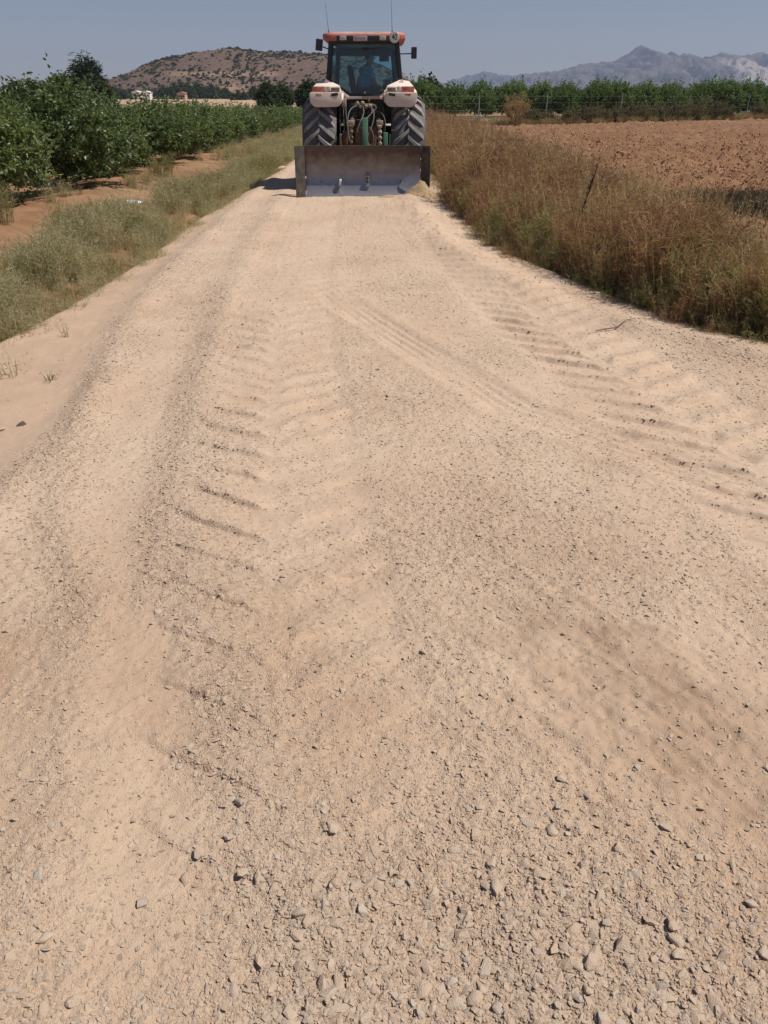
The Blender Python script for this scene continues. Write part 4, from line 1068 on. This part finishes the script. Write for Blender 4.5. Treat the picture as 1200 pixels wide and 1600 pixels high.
for s in (-1, 1):
    MB().box((s * .20, 3.39, 1.52), (.18, .03, .10)).build('headlight', M_LAMPW, hood, bevel=.008)
    MB().box((s * .50, .95, .85), (.32, .9, .5)).build('fuel_tank' if s > 0 else 'step_box', M_BLK, T, bevel=.04)

# fenders
for s in (-1, 1):
    m = MB(); V = []; F = []; n = 15
    for k in range(n):
        a = R(53 + 99 * k / (n - 1)); r = .965
        for xx, rr in ((.40, r), (.44, r + .03), (1.00, r + .02), (1.05, r - .03), (1.05, r - .055), (.40, r - .055)):
            V.append((s * xx, -rr * math.cos(a), .83 + rr * math.sin(a)))
    for k in range(n - 1):
        for j in range(6): F.append((k * 6 + j, k * 6 + (j + 1) % 6, k * 6 + 6 + (j + 1) % 6, k * 6 + 6 + j))
    F += [tuple(range(6)), tuple((n - 1) * 6 + j for j in range(6))]
    m.add(V, F); fd = m.build('fender', M_PLAST, T, smooth=40)
    # rounded rear lip panel
    pl = []
    for (cx, cz, r, a0) in ((.54, 1.61, .125, 180), (.90, 1.62, .14, 270), (1.00, 1.69, .045, 0), (.455, 1.70, .035, 90)):
        for q in range(6):
            a = R(a0 + 90 * q / 5); pl.append((s * (cx + r * math.cos(a)), cz + r * math.sin(a)))
    MB().prism(pl, -.80, -.64, 'y').build('rear_panel', M_PLAST, fd, bevel=.014)
    # sloping shoulder from the lights up to the cab
    V = [(s * .42, -.68, 1.735), (s * 1.00, -.68, 1.735), (s * .98, -.60, 1.83), (s * .46, -.60, 1.85), (s * .72, -.26, 1.955), (s * .90, -.26, 1.93), (s * .42, -.20, 1.66), (s * 1.02, -.20, 1.66)]
    MB().add(V, [(0, 1, 2, 3), (3, 2, 5, 4), (0, 3, 4, 6), (1, 7, 5, 2), (6, 4, 5, 7), (0, 6, 7, 1)]).build('shoulder', M_PLAST, fd, bevel=.012)
    tl = MB().box((s * .86, -.70, 1.785), (.25, .07, .095)).build('tail_light', M_LAMPR, fd, bevel=.012)
    MB().box((s * .685, -.70, 1.785), (.085, .06, .090)).build('reversing_light', M_LAMPW, fd, bevel=.01)
    MB().box((s * .545, -.71, 1.775), (.17, .09, .085)).build('work_lamp', M_WLB, fd, bevel=.012)
    MB().box((s * .555, -.806, 1.695), (.13, .02, .05), (0, s * .15, 0)).build('recess', M_BLK, fd, bevel=.006)
    MB().box((s * .86, -.806, 1.695), (.11, .015, .03)).build('reflector', M_LAMPR if s > 0 else M_BEI, fd, bevel=.004)
# cab
def strip(m, a, b, w, y0, y1):
    a = Vector((a[0], 0, a[1])); b = Vector((b[0], 0, b[1])); d = (b - a).normalized(); nrm = Vector((-d.z, 0, d.x)) * w / 2
    P = [a - nrm - d * w * .4, b - nrm + d * w * .4, b + nrm + d * w * .4, a + nrm - d * w * .4]
    m.add([(p.x, y0, p.z) for p in P] + [(p.x, y1, p.z) for p in P], [(0, 1, 2, 3), (7, 6, 5, 4), (0, 4, 5, 1), (1, 5, 6, 2), (2, 6, 7, 3), (3, 7, 4, 0)])
poly = [(-.635, 2.575), (.655, 2.575), (.735, 1.96), (.29, 1.685), (-.27, 1.685), (-.715, 1.96)]
m = MB()
for i in range(6): strip(m, poly[i], poly[(i + 1) % 6], .055, -.27 - .002 * (i % 2), -.20 + .002 * (i % 2))
cabf = m.build('cab_frame', M_FRM, T)
MB().prism([(x * .985 + .0, z) for x, z in poly][::-1], -.222, -.214, 'y').build('rear_window', M_GLASS, T)
m = MB()
for (x, s) in ((-.70, -1), (.72, 1)):       # side pillars and sills
    m.tube([(x * .90, -.22, 2.58), (x * 1.0, -.22, 1.95)], .05, 8)
    m.tube([(x * .92, .35, 2.58), (x * 1.06, .35, 1.7), (x * .95, .35, 1.2)], .035, 8)
    m.tube([(x * .80, 1.30, 2.58), (x * .88, 1.34, 1.9), (x * .75, 1.36, 1.25)], .045, 8)
    m.box((x * .97, .55, 1.22), (.07, 1.6, .10))
m.box((.01, 1.33, 1.30), (1.05, .08, .14)); m.box((.01, 1.29, 2.55), (1.16, .08, .10))
m.build('pillars', M_FRM, T, bevel=.008)
MB().prism([(-.56, 2.52), (.58, 2.52), (.60, 1.9), (.48, 1.36), (-.46, 1.36), (-.58, 1.9)][::-1], 1.322, 1.330, 'y').build('windscreen', M_GLASS, T)
for (x, s) in ((-.71, -1), (.735, 1)):
    V = [(x * .90, -.18, 2.54), (x * .93, .33, 2.54), (x * .81, 1.26, 2.54), (x * .88, 1.30, 1.9), (x * .78, 1.30, 1.3), (x * 1.04, .33, 1.7), (x * 1.0, -.18, 1.97)]
    V2 = [(p[0] + .006 * s, p[1], p[2]) for p in V]
    MB().add(V + V2, [(0, 1, 5, 6), (1, 2, 3, 5), (3, 4, 5), (7, 8, 12, 13), (8, 9, 10, 12), (10, 11, 12)]).build('side_window', M_GLASS, T, smooth=0)
MB().box((.01, .52, 1.22), (1.25, 1.5, .08)).build('cab_floor', M_BLK, T)
MB().box((.01, .50, 2.57), (1.22, 1.5, .05)).build('headliner', M_BLK, T)
MB().box((.01, 1.16, 2.475), (1.10, .16, .14)).build('sun_visor', M_BLK, T, bevel=.02)
MB().box((.01, .02, 1.46), (1.10, .42, .40)).build('rear_shelf', M_BLK, T, bevel=.03)
MB().box((.02, 1.16, 1.62), (.50, .20, .50), (.25, 0, 0)).build('dashboard', M_BLK, T, bevel=.03)
sw = MB(); ring = [(.02 + .19 * math.cos(t), .88 + .17 * math.sin(t), 1.90 + .09 * math.sin(t)) for t in [2 * math.pi * i / 24 for i in range(25)]]
sw.tube(ring, .013, 6, False); sw.tube([(.02, 1.08, 1.70), (.02, .88, 1.89)], .022, 8)
for a in (0, 2.1, 4.2): sw.tube([(.02, .88, 1.89), (.02 + .19 * math.cos(a), .88 + .17 * math.sin(a), 1.90 + .09 * math.sin(a))], .01, 5)
sw.build('steering_wheel', M_BLK, T)
# seat, swivelled to the right
seat = MB().box((.0, .40, 1.62), (.46, .46, .13)).build('seat', M_SEAT, T, bevel=.04)
MB().box((-.25, .40, 1.92), (.11, .44, .58), (0, -.16, 0)).build('backrest', M_SEAT, seat, bevel=.045)
MB().box((.0, .40, 1.43), (.30, .30, .30)).build('seat_base', M_SEAT, seat, bevel=.03)
for k in (-1, 1): MB().box((.02, .40 + k * .27, 1.80), (.30, .06, .05)).build('armrest', M_SEAT, seat, bevel=.015)
MB().box((.46, .62, 1.72), (.16, .62, .38)).build('console', M_BLK, T, bevel=.03)
m = MB()
for k in range(4): m.tube([(.42 + .03 * k, .42 + .08 * k, 1.88), (.42 + .03 * k, .40 + .08 * k, 1.97)], .012, 6)
m.build('levers', M_BLK, T)
mon = MB().box((.40, .55, 2.36), (.20, .05, .15)).build('monitor', M_BLK, T, bevel=.012)
MB().tube([(.40, .58, 2.38), (.42, .62, 2.56)], .012, 6).build('bracket', M_BLK, mon)
wp = MB().box((.04, -.20, 2.47), (.13, .05, .05)).build('wiper_motor', M_BLK, T, bevel=.01)
MB().tube([(.05, -.275, 2.47), (.42, -.275, 2.50)], [.009, .005], 6).build('wiper_arm', M_BLK, wp)
MB().lathe([(-.255, 0), (-.252, .02), (-.22, .02)], 12, (.02, 0, 1.73), 'y').build('window_latch', M_STL, T)
# roof
def rrect(hx, y0, y1, r, n=7):
    P = []
    for (cx, cy, a0) in ((hx - r, y1 - r, 0), (-hx + r, y1 - r, 90), (-hx + r, y0 + r, 180), (hx - r, y0 + r, 270)):
        for q in range(n): a = R(a0 + 90 * q / (n - 1)); P.append((cx + r * math.cos(a), cy + r * math.sin(a)))
    return P
V = []; F = []; lay_ = [(.755, -.36, 1.46, .14, 2.595), (.795, -.41, 1.52, .16, 2.625), (.80, -.42, 1.53, .16, 2.69), (.785, -.40, 1.51, .16, 2.72), (.72, -.34, 1.44, .15, 2.742), (.45, -.1, 1.2, .14, 2.755)]
for (hx_, y0, y1, r, z) in lay_: V += [(p[0] + .015, p[1], z) for p in rrect(hx_, y0, y1, r)]
n = 28
for k in range(len(lay_) - 1):
    for j in range(n): F.append((k * n + j, k * n + (j + 1) % n, (k + 1) * n + (j + 1) % n, (k + 1) * n + j))
F += [tuple(range(n))[::-1], tuple((len(lay_) - 1) * n + j for j in range(n))]
roof = MB().add(V, F).build('roof', M_RED, T, smooth=50)
MB().box((.04, -.415, 2.632), (1.10, .04, .085)).build('light_panel', M_BLK, roof, bevel=.006)
for x in (-.385, .375): MB().box((x, -.442, 2.637), (.125, .03, .075)).build('work_light', M_WORK, roof, bevel=.01)
for x in (-.26, .215): MB().lathe([(-.455, 0), (-.45, .022), (-.43, .026)], 12, (x, 0, 2.64), 'y').build('marker_light', M_FRM, roof)
pt = MB().box((-.055, -.443, 2.630), (.27, .02, .085)).build('number_plate', pbr('number_plate', (.46, .40, .40), .5), roof, bevel=.003)
m = MB()
for k in range(7): m.box((-.145 + k * .030, -.4545, 2.634), (.018, .003, .034))
m.build('plate_marks', pbr('plate_red', (.42, .17, .16), .6), pt)
# speed disc reading 40
sg = MB().lathe([(-.475, 0), (-.475, .090), (-.462, .093), (-.452, .090), (-.452, 0)], 36, (.60, 0, 2.645), 'y').build('speed_disc', M_WHT, roof)
MB().lathe([(-.4765, .074), (-.4785, .074), (-.4785, .082), (-.4765, .082)], 36, (.60, 0, 2.645), 'y', True).build('disc_border', pbr('disc_border', (.45, .40, .36), .6), sg)
fc = bpy.data.curves.new('disc_numerals', 'FONT'); fc.body = '40'; fc.size = .135; fc.align_x = 'CENTER'; fc.align_y = 'CENTER'; fc.extrude = .001; fc.offset = .001
fo = bpy.data.objects.new('tmp', fc); COL.objects.link(fo); bpy.context.view_layer.update()
me = bpy.data.meshes.new_from_object(fo.evaluated_get(bpy.context.evaluated_depsgraph_get())); bpy.data.objects.remove(fo)
nm = link('numerals', me, M_NUM, sg); me.materials.clear(); me.materials.append(M_NUM); nm.rotation_euler = (R(90), 0, 0); nm.location = (.60, -.4785, 2.645); nm.scale = (.78, 1.1, 1)
# aerials
for (x, y, dx, h, nme) in ((-.66, -.36, -.05, .46, 0), (.555, -.40, -.03, .66, 1)):
    a = MB().tube([(x, y, 2.66), (x, y, 2.76)], .011, 6).build('aerial_base', M_BLK, roof)
    MB().tube([(x, y, 2.75), (x + dx * .5, y, 2.76 + h * .5), (x + dx, y, 2.76 + h)], [.0045, .0035, .002], 5).build('aerial', M_BLK, a)
# mirrors
for (x, z, x0, z0, w, h) in ((-.88, 2.55, -.66, 2.47, .135, .20), (.995, 2.415, .70, 2.40, .11, .20)):
    mr = MB().box((x, .05, z), (w, .07, h), (0, (.12 if x < 0 else 0), 0)).build('mirror', M_BLK, T, bevel=.015)
    MB().box((x, .012, z), (w * .84, .004, h * .86), (0, (.12 if x < 0 else 0), 0)).build('mirror_glass', pbr('mirror_glass', (.05, .05, .055), .3, .5), mr)
    MB().tube([(x, .06, z - .01), (x0, .1, z0)], .011, 6).build('mirror_arm', M_BLK, mr)
# trim under the rear window
m = MB()
strip(m, (-.735, 1.925), (-.30, 1.645), .055, -.40, -.275); strip(m, (.755, 1.925), (.32, 1.645), .055, -.403, -.275); strip(m, (-.33, 1.640), (.35, 1.640), .05, -.406, -.275)
m.build('window_trim', M_PLAST, T, bevel=.005)
for s, P in ((-1, [(-.40, 1.60), (-.32, 1.60), (-.30, 1.64), (-.44, 1.74), (-.46, 1.70)]), (1, [(.42, 1.60), (.34, 1.60), (.32, 1.64), (.46, 1.74), (.48, 1.70)])):
    MB().prism(P if s > 0 else P, -.39, -.22, 'y').build('corner_panel', M_RED, T)
m = MB(); m.box((.14, -.418, 1.645), (.36, .02, .045)); m.prism([(.08, 1.62), (.13, 1.62), (.105, 1.55)], -.43, -.412, 'y'); m.build('tow_bracket', M_BEI, T)
MB().box((-.39, -.50, 1.56), (.09, .10, .16)).build('socket_box', M_BEI, T, bevel=.015)

# hitch, hydraulics
m = MB()
for k in range(4): m.box((-.20, -.52, 1.30 + k * .07), (.13, .16, .05))
m.build('valve_stack', M_BLK, T, bevel=.012)
m = MB()
for k, (x, z) in enumerate(((-.12, 1.545), (-.02, 1.55), (.13, 1.50), (-.06, 1.49), (.05, 1.485))): m.lathe([(-.72, 0), (-.72, .028), (-.66, .036), (-.60, .030), (-.55, .03)], 10, (x, 0, z), 'y')
m.box((.0, -.58, 1.525), (.36, .06, .03)); m.build('coupler_bank', M_BEI, T, bevel=.004)
rg = MB().lathe([(-.69, .030), (-.69, .060), (-.66, .060), (-.66, .030)], 16, (.20, 0, 1.475), 'y', True).build('ring_coupler', M_BEI, T)
m = MB()
for k in range(14): m.box((random.uniform(-.2, .28), random.uniform(-.62, -.45), random.uniform(1.12, 1.45)), (random.uniform(.04, .12), .08, random.uniform(.03, .09)), (0, random.uniform(-.4, .4), 0))
m.build('hydraulic_blocks', M_IRON, T, bevel=.006)
for x in (-.245, .315):
    lr = MB().tube([(x, -.95, .55), (x, -.92, 1.20)], .026, 10).build('lift_rod', M_BEI, T)
    m = MB()
    for k in range(5): z = .74 + k * .10; m.tube([(x, -.94 + .03 * k * .1, z), (x, -.94, z + .035)], .046, 10)
    m.build('collars', M_RUST if x < 0 else M_BEI, lr)
    MB().box((x, -.90, 1.21), (.13, .10, .09)).build('clevis', M_BEI, lr, bevel=.015)
    MB().tube([(x, -.92, 1.22), (x * .8, -.40, 1.28)], [.05, .06], 10).build('lift_arm', M_IRON, T)
    MB().tube([(x * 1.1, -.35, .60), (x * 1.25, -1.42, .42)], .045, 8).build('lower_link', M_IRON, T)
MB().box((.16, -.62, .92), (.22, .10, .44)).build('rusty_plate', M_RUST, T, bevel=.015)
MB().box((-.10, -.60, .92), (.16, .09, .40)).build('rusty_plate', M_RUST, T, bevel=.015)
MB().box((-.37, -.72, .90), (.10, .10, .34)).build('stabiliser', M_RUST, T, bevel=.02)
MB().tube([(-.455, -.80, .55), (-.455, -.80, 1.02)], .022, 8).build('stabiliser_bar', M_BEI, T)
MB().box((.60, -.70, 1.08), (.10, .05, .03)).build('step_plate', M_BEI, T)
H = [bez((-.12, -.70, 1.50), (-.40, -1.0, 1.50), (-.30, -1.2, 1.0), (-.20, -1.35, .70)), bez((.05, -.70, 1.48), (.32, -1.1, 1.55), (.22, -1.2, 1.1), (-.08, -1.30, .78)), bez((-.02, -.70, 1.50), (.10, -1.15, 1.30), (-.20, -1.2, 1.25), (-.12, -1.3, .75)),
     bez((.13, -.70, 1.48), (.30, -1.0, 1.30), (-.15, -1.2, 1.40), (-.14, -1.32, .72)), bez((.20, -.66, 1.40), (.48, -.9, 1.45), (.46, -1.0, 1.1), (.36, -.9, .9)), bez((.02, -1.25, 1.05), (.10, -1.3, .75), (.26, -1.3, .75), (.24, -1.2, 1.0)), bez((.00, -1.25, .98), (.16, -1.35, .66), (.30, -1.3, .95), (.12, -1.2, 1.15)),
     bez((-.39, -.52, 1.5), (-.42, -.70, 1.3), (-.36, -.75, 1.1), (-.40, -.75, .85)), bez((-.36, -.52, 1.5), (-.33, -.80, 1.3), (-.34, -.8, 1.2), (-.30, -.85, .9)), bez((.28, -.30, 1.62), (.42, -.60, 1.50), (.42, -.6, 1.2), (.40, -.6, 1.0)), bez((-.46, -.45, 1.55), (-.48, -.55, 1.3), (-.47, -.6, 1.1), (-.47, -.65, .9))]
for k, h in enumerate(H): MB().tube(h, [.010, .011, .010, .011, .008, .009, .009, .006, .007, .006, .005][k], 7).build('hose', M_HOSE, T)

# grader blade
BL = thing('grader_blade', None, None, (0, -1.70, 0)); BL.parent = T
for k in ('category', 'label'):
    if k in BL: del BL[k]
prof = [(-.19, -.03), (-.13, .035), (-.075, .11), (-.035, .20), (-.012, .30), (.0, .42), (-.002, .54), (-.015, .65), (-.04, .76), (-.07, .845)]
full = prof + [(y + .022, z + .004) for y, z in prof[::-1]]
m = MB(); m.prism(full, -1.09, 1.09, 'x'); m.build('moldboard', M_BLADE, BL, smooth=40)
MB().box((0, -.060, .853), (2.18, .05, .018)).build('top_lip', M_IRON, BL)
MB().box((0, -.172, .000), (2.18, .018, .11), (-.75, 0, 0)).build('cutting_edge', M_BLADE, BL)
for s in (-1, 1):
    P = [(s * 1.092, -.10), (s * 1.26, -.22), (s * 1.268, -.208), (s * 1.10, -.088)]
    V = [(x, y - .10, -.03) for x, y in P] + [(x, y, .86) for x, y in P]
    MB().add(V, [(0, 1, 2, 3), (4, 5, 6, 7), (0, 1, 5, 4), (1, 2, 6, 5), (2, 3, 7, 6), (3, 0, 4, 7)]).build('wing_plate', M_IRON, BL)
br = MB().box((.085, -.055, .27), (.075, .04, .24), (-.25, 0, 0)).build('bolt_plate', M_BLADE, BL, bevel=.006)
for z in (.24, .31): MB().lathe([(-.115, 0), (-.115, .026), (-.07, .028)], 8, (.085, .012, z), 'y').build('bolt', M_IRON, br)
MB().box((-.45, -.09, .215), (.055, .09, .13), (-.4, .2, .2)).build('tab', M_BLADE, BL, bevel=.006)
for x in (-.80, .72): MB().lathe([(-.025, 0), (-.022, .014), (0, .016)], 8, (x, -.03, .24), 'y').build('rivet', M_IRON, BL)
MB().box((.04, .40, .86), (.105, .09, .90)).build('mast', M_GRN, BL, bevel=.008)
MB().box((.43, .42, .80), (.085, .08, .52)).build('post', M_GRN, BL, bevel=.008)
MB().box((.515, .43, .78), (.02, .05, .50)).build('stay', M_GRN, BL)
MB().box((0, .30, .40), (1.3, .12, .12)).build('crossbeam', M_GRN, BL, bevel=.01)
for x in (-.5, .5): MB().tube([(x, .02, .35), (x * .7, .32, .40)], .05, 8).build('strut', M_GRN, BL)
MB().tube([(.04, .40, 1.26), (.03, .95, 1.22)], .028, 10).build('top_link', M_IRON, BL)

# ================================================================== DRIVER (turned to the right on the seat)
SKIN = pbr('skin', (.42, .25, .17), .6, 0, .08, 20)
SHIRT = pbr('blue_shirt', (.24, .46, .70), .85, 0, .12, 20)
TROU = pbr('dark_trousers', (.028, .032, .045), .85)
HAIR = pbr('dark_hair', (.018, .014, .012), .7)
SHOE = pbr('shoe', (.03, .025, .02), .7)
def skin_body(name, joints, edges, root):
    me = bpy.data.meshes.new(name); me.from_pydata([j[0] for j in joints], edges, []); me.update()
    o = bpy.data.objects.new(name, me); COL.objects.link(o)
    o.modifiers.new('skin', 'SKIN'); sd_ = o.modifiers.new('sub', 'SUBSURF'); sd_.levels = 2; sd_.render_levels = 2
    for i, j in enumerate(joints):
        r = j[1] if isinstance(j[1], tuple) else (j[1], j[1])
        me.skin_vertices[0].data[i].radius = r; me.skin_vertices[0].data[i].use_root = (i == root)
    bpy.context.view_layer.update()
    nm = bpy.data.meshes.new_from_object(o.evaluated_get(bpy.context.evaluated_depsgraph_get()))
    bpy.data.objects.remove(o); return nm
J = []; E_ = []
def jt(p, r, par=None):
    J.append((p, r)); 
    if par is not None: E_.append((par, len(J) - 1))
    return len(J) - 1
pel = jt((-.02, 0, .10), (.13, .16)); wa = jt((.02, 0, .25), (.12, .15), pel); ch = jt((.08, 0, .40), (.13, .18), wa); sh = jt((.12, 0, .52), (.095, .14), ch)
nk = jt((.145, 0, .60), .062, sh); hd0 = jt((.17, 0, .655), (.080, .075), nk); hd1 = jt((.18, 0, .73), (.100, .084), hd0); hd2 = jt((.175, 0, .805), (.086, .076), hd1)
for s in (-1, 1):
    hp = jt((.06, s * .10, .08), .085, pel); kn = jt((.42, s * .15, .10), .064, hp); an = jt((.46, s * .15, -.30), .045, kn); ft = jt((.60, s * .16, -.35), .038, an)
    so = jt((.11, s * .20, .49), .066, sh); el = jt((.17 if s < 0 else .14, s * .26, .24), .050, so); wr = jt((.37 if s < 0 else .33, s * (.20 if s < 0 else .18), .19), .030, el)
    pm = jt((.44 if s < 0 else .40, s * .19, .19), (.034, .020), wr)
    for q in range(4):
        f1 = jt((.475 if s < 0 else .435, s * (.155 + q * .022), .192 - .004 * abs(q - 1.5)), .0085, pm); f2 = jt((.512 if s < 0 else .472, s * (.152 + q * .024), .176 - .006 * (q == 3)), .0080, f1); jt((.528 if s < 0 else .488, s * (.152 + q * .024), .150), .0070, f2)
    t1 = jt((.43 if s < 0 else .39, s * .145, .182), .010, wr); jt((.465 if s < 0 else .425, s * .128, .168), .0085, t1)
me = skin_body('person', J, E_, pel)
for mt in (SHIRT, SKIN, TROU, SHOE): me.materials.append(mt)
for p in me.polygons:
    c = p.center
    if c.z > .585: k = 1
    elif c.z < -.27: k = 3
    elif c.z < .165 and not (abs(c.y) > .10 and c.x > .3 and c.z > .13 and False): k = 2
    else: k = 0
    arm = abs(c.y) > .165 and c.z > .13
    if arm and c.z < .36: k = 1
    if c.x > .30 and c.z > .135: k = 1
    p.material_index = k; p.use_smooth = True
man = link('person', me); man.location = (-.40 - .05, 17.2 + .40, .03 + 1.62); man.rotation_euler = (0, 0, R(24))
tag(man, 'driver in a blue shirt turned sideways on the tractor seat', 'person')
def blob(name, c, r, mat, seed, squash=1.0):
    bm = bmesh.new(); bmesh.ops.create_uvsphere(bm, u_segments=14, v_segments=10, radius=1)
    for v in bm.verts: v.co = Vector((v.co.x * r[0] + c[0], v.co.y * r[1] + c[1], v.co.z * r[2] + c[2]))
    m_ = bpy.data.meshes.new(name); bm.to_mesh(m_); bm.free()
    m_.polygons.foreach_set('use_smooth', np.ones(len(m_.polygons), bool)); return link(name, m_, mat, man)
# hair cap with a clear hairline
bm = bmesh.new(); bmesh.ops.create_uvsphere(bm, u_segments=18, v_segments=14, radius=1)
for v in bm.verts: v.co = Vector((v.co.x * .106 + .165, v.co.y * .094, v.co.z * .105 + .772))
bmesh.ops.delete(bm, geom=[v for v in bm.verts if (v.co.x > .215 and v.co.z < .820) or v.co.z < .700 + max(0, v.co.x - .12) * .7], context='VERTS')
m_ = bpy.data.meshes.new('hair'); bm.to_mesh(m_); bm.free(); m_.polygons.foreach_set('use_smooth', np.ones(len(m_.polygons), bool)); link('hair', m_, HAIR, man)
blob('nose', (.282, 0, .722), (.020, .013, .020), SKIN, 1)
for s in (-1, 1):
    blob('ear', (.170, s * .088, .725), (.022, .010, .032), SKIN, 1)
    blob('eye', (.262, s * .031, .752), (.010, .012, .008), HAIR, 1)
blob('mouth', (.258, 0, .672), (.012, .024, .006), pbr('lips', (.24, .10, .08), .6), 1)

# ================================================================== HAZE
HB = MB().box((0, 0, 190), (17400, 17400, 404)).build('haze', None, None, smooth=0)
hm = bpy.data.materials.new('haze_air'); hm.use_nodes = True; ht = hm.node_tree; ht.nodes.clear()
ho = ht.nodes.new('ShaderNodeOutputMaterial'); pv = ht.nodes.new('ShaderNodeVolumePrincipled')
pv.inputs['Color'].default_value = (.62, .72, .95, 1); pv.inputs['Density'].default_value = 1.3e-4; pv.inputs['Anisotropy'].default_value = .1
ht.links.new(pv.outputs[0], ho.inputs['Volume']); HB.data.materials.append(hm)
tag(HB, 'thin pale summer haze over the whole valley', None, None, 'stuff')
